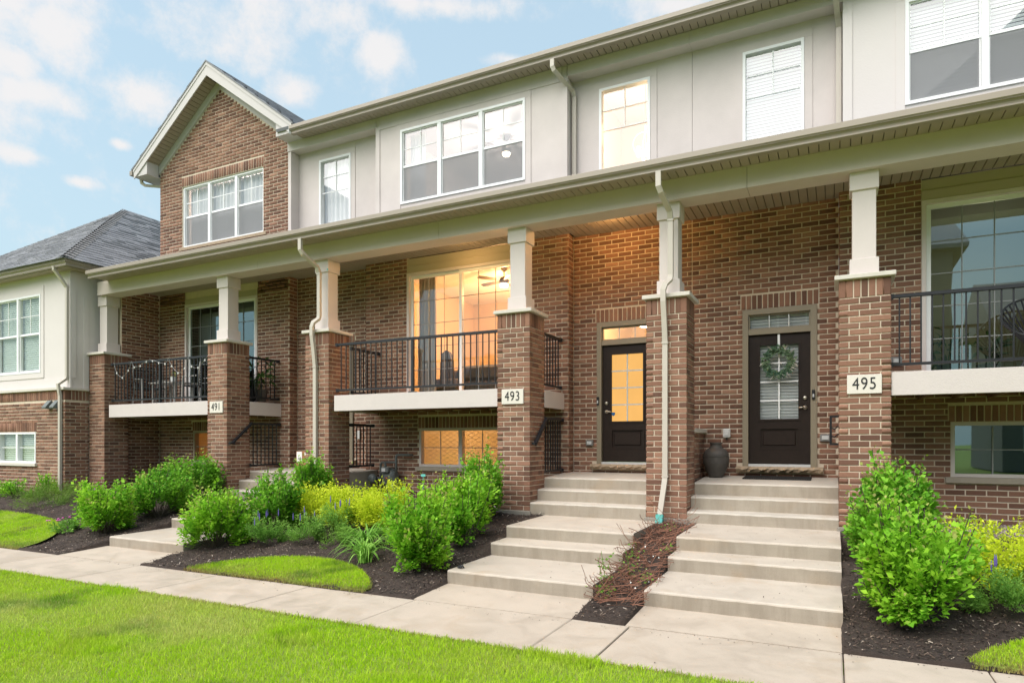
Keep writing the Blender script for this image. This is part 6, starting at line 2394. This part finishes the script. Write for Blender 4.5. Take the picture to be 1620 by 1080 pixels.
# ceiling lamps of the porch (the one by 493 is lit)
pl = thing("porch_lamp", "round flush lamp glowing on the porch ceiling by the 493 door", "lamp", (-3.25, 10.02, ZCEIL))
obj("trim_ring", MB().lathe([(0.085, ZCEIL + 0.004), (0.085, ZCEIL - 0.012), (0.062, ZCEIL - 0.014), (0.062, ZCEIL - 0.002)], -3.25, 10.02, 24), M_VINYL, pl)
obj("lens", MB().lathe([(0.06, ZCEIL - 0.0115), (0.02, ZCEIL - 0.0125)], -3.25, 10.02, 24), M_LAMP, pl)
bulb("lamp_light", (-3.25, 10.02, ZCEIL - 0.10), 14, (1.0, 0.52, 0.18), 0.06, pl)
pl2 = thing("balcony_lamp", "flush lamp on the balcony ceiling above the 493 sliding door", "lamp", (-6.1, 10.0, ZCEIL))
obj("trim_ring", MB().lathe([(0.085, ZCEIL + 0.004), (0.085, ZCEIL - 0.012), (0.062, ZCEIL - 0.014), (0.062, ZCEIL - 0.002)], -6.1, 10.0, 24), M_VINYL, pl2)
obj("lens", MB().lathe([(0.06, ZCEIL - 0.0115), (0.02, ZCEIL - 0.0125)], -6.1, 10.0, 24), M_LAMP, pl2)
bulb("lamp_light", (-6.1, 10.0, ZCEIL - 0.10), 6, (1.0, 0.60, 0.25), 0.06, pl2)


# ================================================================ inside 493
def ceiling_fan(x, y, zc, label, name="ceiling_fan", watts=60, blades_n=5, bl=0.62, lamp=M_LAMP, col=(1.0, 0.60, 0.26)):
    f = thing(name, label, "ceiling fan", (x, y, zc), None)
    obj("canopy", MB().lathe([(0.025, zc - 0.09), (0.07, zc - 0.05), (0.075, zc)], x, y, 20), M_FANBLADE, f, smooth=True)
    obj("rod", MB().tube([(x, y, zc - 0.05), (x, y, zc - 0.20)], 0.013, 8), M_FANBLADE, f)
    obj("motor", MB().lathe([(0.06, zc - 0.345), (0.10, zc - 0.33), (0.105, zc - 0.27), (0.07, zc - 0.21), (0.02, zc - 0.19)], x, y, 24), M_FANBLADE, f, smooth=True)
    for i in range(blades_n):
        a = 0.4 + i * 2 * math.pi / blades_n
        b = MB()
        c, s = math.cos(a), math.sin(a)
        pts = []
        for r, w in ((0.10, 0.03), (0.22, 0.055), (bl * 0.8, 0.07), (bl, 0.05)):
            pts.append((r, w))
        up = [(x + r * c - w * s, y + r * s + w * c, zc - 0.285 + 0.012) for r, w in pts]
        dn_ = [(x + r * c + w * s, y + r * s - w * c, zc - 0.285 - 0.012) for r, w in pts]
        for k_ in range(3):
            b.quad(dn_[k_], dn_[k_ + 1], up[k_ + 1], up[k_])
            o_ = lambda p: (p[0], p[1], p[2] + 0.007)
            b.quad(o_(up[k_]), o_(up[k_ + 1]), o_(dn_[k_ + 1]), o_(dn_[k_]))
        obj("blade", b, M_FANBLADE, f)
    obj("light_globe", MB().lathe([(0.02, zc - 0.425), (0.07, zc - 0.41), (0.088, zc - 0.375), (0.085, zc - 0.348)], x, y, 20), lamp, f, smooth=True)
    bulb("fan_light", (x, y, zc - 0.50), watts, col, 0.1, f)
    return f


ceiling_fan(-6.15, 12.0, 5.235, "dark ceiling fan with a lit globe inside the 493 sliding door", watts=75, col=(1.0, 0.52, 0.20))
sf = thing("sofa", "dark sofa seen through the 493 sliding door, its back to the glass", "sofa", (-6.3, 12.2, DECK))
obj("base", MB().bevbox(-7.15, -5.2, 11.75, 12.6, DECK + 0.08, DECK + 0.42, 0.03), M_SOFA, sf)
obj("backrest", MB().bevbox(-7.15, -5.2, 11.72, 11.95, DECK + 0.42, DECK + 0.74, 0.06), M_SOFA, sf)
obj("arm", MB().bevbox(-7.3, -7.12, 11.72, 12.6, DECK + 0.02, DECK + 0.66, 0.05), M_SOFA, sf)
for i, (cx_, w_, h_, an, lb) in enumerate(((-5.95, 0.22, 0.20, 0.25, "dark cushion on the sofa back, left of the pointed one"), (-5.60, 0.22, 0.28, -0.5, "pointed dark cushion on the sofa at the right"))):
    cu_ = thing("cushion", lb, "cushion", (cx_, 11.82, DECK + 0.75))
    pts = []
    for (px, pz) in ((-w_, 0), (w_, 0), (w_ * 0.9, h_), (0.3 * w_, h_ * 0.82), (-w_ * 0.85, h_ * 0.92)):
        pts.append((cx_ + px, DECK + 0.66 + pz))
    obj("cushion_body", MB().prism_y(pts, 11.80, 11.92), M_SOFA, cu_)
ch = thing("armchair", "tall narrow backed dark armchair behind the 493 sliding door beside the curtain", "armchair", (-7.2, 11.5, DECK))
obj("backrest", MB().prism_y([(-7.42, DECK + 0.3), (-7.10, DECK + 0.3), (-7.13, DECK + 0.85), (-7.19, DECK + 1.02), (-7.27, DECK + 1.06), (-7.36, DECK + 1.0), (-7.40, DECK + 0.8)], 11.5, 11.6), M_SOFA, ch)
obj("seat", MB().bevbox(-7.45, -6.95, 11.35, 11.9, DECK + 0.2, DECK + 0.45, 0.03), M_SOFA, ch)
for dx in (-7.42, -6.98):
    obj("leg", MB().box(dx - 0.02, dx + 0.02, 11.4, 11.44, DECK + 0.002, DECK + 0.2), M_FANBLADE, ch)
ct = thing("curtain", "tall grey curtain at the left inside the 493 sliding door", "curtain", (-7.45, 11.05, DECK))
obj("cloth", wavy(-7.60, -7.18, DECK + 0.02, 5.1, 11.02, 0.035, 5), M_CURTAIN, ct)
bulb("room_light", (-6.6, 13.3, 4.3), 62, (1.0, 0.52, 0.20), 0.25, rl493)
bulb("basement_light", (-6.4, 12.1, 1.9), 26, (1.0, 0.60, 0.27), 0.25, rc493)
bulb("basement_light", (-13.0, 12.0, 1.9), 7, (1.0, 0.46, 0.13), 0.25, H491)
# transom lamp
fl_ = thing("hall_lamp", "round lit ceiling lamp seen through the transom above the lit 493 door", "lamp", (-3.05, 12.0, 4.0))
obj("ring", MB().lathe([(0.20, 3.72), (0.22, 3.74), (0.22, 3.77), (0.2, 3.78)], -3.0, 11.75, 30), M_LAMP, fl_)
obj("stem", MB().tube([(-3.0, 11.75, 3.77), (-3.0, 11.75, 4.69)], 0.01, 6), M_NICKEL, fl_)
bulb("hall_light", (-3.0, 11.75, 3.95), 34, (1.0, 0.52, 0.16), 0.15, fl_)
# upstairs lights
ceiling_fan(-6.35, 12.5, 8.21, "small ceiling lamp fan glowing behind the right window of the 493 stucco bay", watts=26, bl=0.5, col=(1.0, 0.85, 0.74))
cd_ = thing("chandelier", "chandelier with curved arms and candle lights in the tall warm 493 window", "chandelier", (-3.18, 12.0, 8.4))
cx_, cyy = -3.16, 12.0
obj("canopy", MB().lathe([(0.07, 8.40), (0.07, 8.44)], cx_, cyy, 20), M_NICKEL, cd_)
obj("rod", MB().tube([(cx_, cyy, 8.40), (cx_, cyy, 7.18)], 0.009, 6), M_NICKEL, cd_)
for i in range(4):
    a = 0.5 + i * math.pi / 2
    pts = [(cx_ + 0.24 * math.sin(t) * math.cos(a), cyy + 0.24 * math.sin(t) * math.sin(a), 7.18 + 0.24 * math.cos(t)) for t in [k_ * math.pi / 12 for k_ in range(13)]]
    obj("hoop_arm", MB().tube(pts, 0.011, 6), M_VINYL, cd_)
for i in range(4):
    a = 0.5 + i * math.pi / 2
    px, py = cx_ + 0.13 * math.cos(a), cyy + 0.13 * math.sin(a)
    obj("candle", MB().lathe([(0.032, 6.96), (0.034, 7.12), (0.02, 7.14)], px, py, 12), M_LAMP, cd_)
bulb("chandelier_light", (cx_, cyy, 7.55), 15, (1.0, 0.66, 0.36), 0.2, cd_)
bulb("bedroom_fill_light", (-13.2, 12.2, 7.9), 45, (1, 0.9, 0.82), 0.2, H491)  # unseen fill added behind the gable window to brighten its panes
bulb("room_light", (2.2, 12.6, 4.2), 9, (1.0, 0.80, 0.52), 0.2, rl495)


# ================================================================ potted plants, chairs
def potted(x, y, z, hgt, n, label, pot=M_FANBLADE, potr=0.14, poth=0.24, lm=None, seed=1, cat="plant", asp=0.32, ls=0.20):
    p_ = thing("potted_plant", label, cat, (x, y, z), None)
    obj("pot", MB().lathe([(potr * 0.75, z + 0.002), (potr, z + poth), (potr * 1.06, z + poth), (potr * 1.06, z + poth + 0.02), (potr * 0.9, z + poth + 0.02), (potr * 0.85, z + poth - 0.03)], x, y, 20), pot, p_, smooth=False)
    rs = np.random.default_rng(seed)
    a = rs.uniform(0, 6.283, n)
    t = rs.uniform(0.15, 1, n)
    r = 0.30 * hgt * rs.uniform(0.2, 1, n)
    P = np.stack([x + r * np.cos(a), y + r * np.sin(a) * 0.8, z + poth + hgt * t * rs.uniform(0.5, 1, n)], 1)
    A = np.stack([np.cos(a), np.sin(a), rs.normal(0.15, 0.6, n)], 1)
    N = np.stack([rs.normal(0, 0.4, n), rs.normal(-0.5, 0.3, n), np.ones(n)], 1)
    obj("leaves", leaf_mesh("leaves", P, unit(N), unit(A), ls * rs.uniform(0.6, 1.2, n), asp, lm or M_HOUSEPLANT), lm or M_HOUSEPLANT, p_, kind="stuff")
    s = MB()
    for i in range(0, n, 6):
        s.tube([(x, y, z + poth - 0.02), ((x + P[i, 0]) / 2, (y + P[i, 1]) / 2, (z + poth + P[i, 2]) / 2 + 0.05), tuple(P[i])], 0.005, 4)
    obj("stem", s, M_HOUSEPLANT, p_)
    return p_


potted(1.50, 11.3, DECK, 0.55, 46, "leafy potted plant inside the 495 sliding door, nearest the left frame", seed=4)
potted(2.02, 11.5, DECK, 0.50, 40, "leafy potted plant inside the 495 sliding door, beside the rope chair", seed=9)
hp = potted(-11.28, 10.28, DECK + 0.03, 0.75, 60, "trailing potted plant on the 491 balcony behind its right railing", seed=6, ls=0.24)
pb_ = thing("storage_pouf", "round dark pouf beside the trailing plant on the 491 balcony", "pouf", (-11.6, 10.2, DECK))
obj("pouf_body", MB().lathe([(0.10, DECK + 0.004), (0.17, DECK + 0.06), (0.19, DECK + 0.17), (0.16, DECK + 0.28), (0.08, DECK + 0.33)], -11.62, 10.2, 20), M_DARKCLOTH, pb_, smooth=True)


def patio_chair(x, y, ang, label):
    c = thing("patio_chair", label, "chair", (x, y, DECK), "metal patio chairs on the 491 balcony")
    def T(px, py, pz):
        return (x + px * math.cos(ang) - py * math.sin(ang), y + px * math.sin(ang) + py * math.cos(ang), DECK + pz)
    for sx in (-0.26, 0.26):
        obj("leg", MB().tube([T(sx, -0.25, 0.004), T(sx, -0.23, 0.40), T(sx, -0.22, 0.62), T(sx, 0.16, 0.64)], 0.017, 6), M_CHAIR, c)
        obj("leg", MB().tube([T(sx, 0.30, 0.004), T(sx, 0.22, 0.30), T(sx, 0.20, 0.45), T(sx, 0.27, 0.95)], 0.017, 6), M_CHAIR, c)
    s = MB()
    for i in range(9):
        v = -0.24 + 0.45 * i / 8
        s.tube([T(-0.25, v, 0.42), T(0.25, v, 0.42)], 0.013, 4)
    obj("seat", s, M_DARKCLOTH, c)
    b = MB()
    for i in range(9):
        t = i / 8
        b.tube([T(-0.25, 0.205 + 0.065 * t, 0.46 + 0.47 * t), T(0.25, 0.205 + 0.065 * t, 0.46 + 0.47 * t)], 0.013, 4)
    obj("backrest", b, M_DARKCLOTH, c)


patio_chair(-14.75, 10.05, math.radians(78), "grey metal patio chair at the left end of the 491 balcony")
patio_chair(-13.05, 10.1, math.radians(-80), "grey metal patio chair right of the low table on the 491 balcony")
tb = thing("patio_table", "low patio table between the two metal chairs on the 491 balcony", "table", (-13.9, 10.05, DECK))
obj("table_top", MB().bevbox(-14.35, -13.45, 9.75, 10.35, DECK + 0.50, DECK + 0.53, 0.008), M_CHAIR, tb)
for (px, py) in ((-14.28, 9.82), (-13.52, 9.82), (-14.28, 10.28), (-13.52, 10.28)):
    obj("leg", MB().box(px - 0.017, px + 0.017, py - 0.017, py + 0.017, DECK + 0.002, DECK + 0.50), M_CHAIR, tb)
potted(-13.75, 9.95, DECK + 0.531, 0.16, 22, "small potted plant in a white pot on the patio table of 491", pot=M_VINYL, potr=0.06, poth=0.10, seed=12, ls=0.08, lm=M_FERN)
gr = thing("grill", "dark covered grill on the 491 balcony next to its column", "grill", (-12.2, 10.2, DECK))
obj("cover", MB().bevbox(-12.62, -11.85, 9.95, 10.5, DECK + 0.06, DECK + 0.78, 0.05), M_DARKCLOTH, gr)
obj("lid", MB().bevbox(-12.50, -11.97, 10.0, 10.45, DECK + 0.781, DECK + 0.86, 0.04), M_DARKCLOTH, gr)
potted(-12.15, 10.05, DECK + 0.862, 0.20, 12, "terracotta flower pot with a thin shoot on the covered grill of 491", pot=M_TERRA, potr=0.075, poth=0.12, seed=15, ls=0.07, lm=M_FERN)
# string lights along the 491 railing
sl = thing("string_lights", "string of small clear bulbs looped along the 491 balcony railing", "string lights", (-13.4, 9.33, 3.4))
path = []
for i in range(61):
    t = i / 60
    xx = -14.95 + 3.2 * t
    sag = abs(math.sin(t * math.pi * 5.0)) ** 0.6
    path.append((xx, 9.315, 3.44 - 0.36 * sag * (0.55 + 0.45 * math.sin(t * 9 + 1))))
obj("cord", MB().tube(path, 0.0024, 4), M_WHITEPLASTIC, sl)
m_ = MB()
for i in range(2, 60, 4):
    px, py, pz = path[i]
    m_.lathe([(0.006, pz - 0.045), (0.015, pz - 0.035), (0.015, pz - 0.02), (0.007, pz - 0.002)], px, py, 8)
obj("small_bulb", m_, M_PAPER, sl, kind="stuff")

# rope chair at the right edge
rc = thing("rope_chair", "black rope lounge chair on the 495 balcony, cut by the right edge", "chair", (2.25, 9.95, DECK))
cx_, cyy, czz = 2.31, 10.0, DECK + 0.62
rim = []
for k_ in range(33):
    a = 2 * math.pi * k_ / 32
    rim.append((cx_ + 0.42 * math.cos(a), cyy + 0.10 * math.sin(a) + 0.20 * math.sin(a), czz + 0.30 * math.sin(a) + 0.05))
obj("rim", MB().tube(rim, 0.016, 8), M_BLACK, rc)
low = [(cx_ + 0.16 * math.cos(2 * math.pi * k_ / 32), cyy + 0.02 + 0.08 * math.sin(2 * math.pi * k_ / 32), DECK + 0.33 + 0.03 * math.sin(2 * math.pi * k_ / 32)) for k_ in range(33)]
obj("lower_ring", MB().tube(low, 0.012, 6), M_BLACK, rc)
m_ = MB()
for k_ in range(0, 32):
    m_.tube([rim[k_], low[k_]], 0.010, 4)
obj("cords", m_, M_BLACK, rc, kind="stuff")
for (dx, dy) in ((-0.28, -0.22), (0.28, -0.22), (0, 0.32)):
    obj("leg", MB().tube([(cx_ + dx, cyy + dy, DECK + 0.004), (cx_ + dx * 0.45, cyy + dy * 0.45, DECK + 0.34), (cx_ + dx * 0.9, cyy + dy * 0.5 + 0.05, DECK + 0.55)], 0.011, 6), M_BLACK, rc)

# ================================================================ the houses across the green, seen in the glass
def opposite(cx, w, yf, eave, rise, label, gables):
    oh = thing("opposite_house", label, "house", (cx, yf - 4, 0), None)
    x0, x1 = cx - w / 2, cx + w / 2
    m_ = MB().box(x0, x1, yf - 9, yf, -0.1, eave)
    for gx, gw in gables:
        m_.prism_y([(gx - gw, eave + 0.001), (gx + gw, eave + 0.001), (gx, eave + gw * 0.75)], yf - 3, yf - 0.001)
    obj("wall", m_, M_ROOM_DARK, oh)  # stucco coloured dark to stand in for an unlit north face
    r_ = MB().prism_x([(yf + 0.6, eave), (yf - 4.5, eave + rise), (yf - 9.6, eave), (yf - 9.6, eave - 0.2), (yf + 0.6, eave - 0.2)], x0 - 0.6, x1 + 0.6)
    for gx, gw in gables:
        r_.prism_y([(gx - gw - 0.5, eave - 0.35), (gx - gw - 0.3, eave - 0.35), (gx, eave + gw * 0.75 + 0.02), (gx, eave + gw * 0.75 + 0.30)], yf - 4, yf + 0.7)
        r_.prism_y([(gx, eave + gw * 0.75 + 0.30), (gx, eave + gw * 0.75 + 0.02), (gx + gw + 0.3, eave - 0.35), (gx + gw + 0.5, eave - 0.35)], yf - 4, yf + 0.7)
    obj("roof", r_, M_SHINGLE, oh)
    x = x0 + 1.0
    while x < x1 - 1.6:
        for z in (1.0, 4.0, 7.0):
            if z + 1.6 < eave:
                w2 = obj("window", MB().ring(x, x + 1.5, z, z + 1.5, 0.08, yf - 0.03, yf + 0.05), M_VINYL, oh)
                obj("pane", MB().box(x + 0.08, x + 1.42, yf + 0.005, yf + 0.012, z + 0.08, z + 1.42), M_FANBLADE, w2)
        x += 3.1


opposite(-2.4, 15.0, -15.5, 11.0, 2.6, "tall stucco house across the green, mirrored in the 495 sliding door", ((-6.0, 3.0),))
opposite(16.6, 16.0, -24.0, 8.6, 3.0, "gabled house farther off across the green, mirrored at the right edge", ((12.6, 3.6),))
opposite(-31.0, 24.0, -27.0, 6.6, 2.4, "long low gabled house across the green, mirrored in the 493 sliding door", ((-36.0, 3.0), (-26.0, 3.0)))
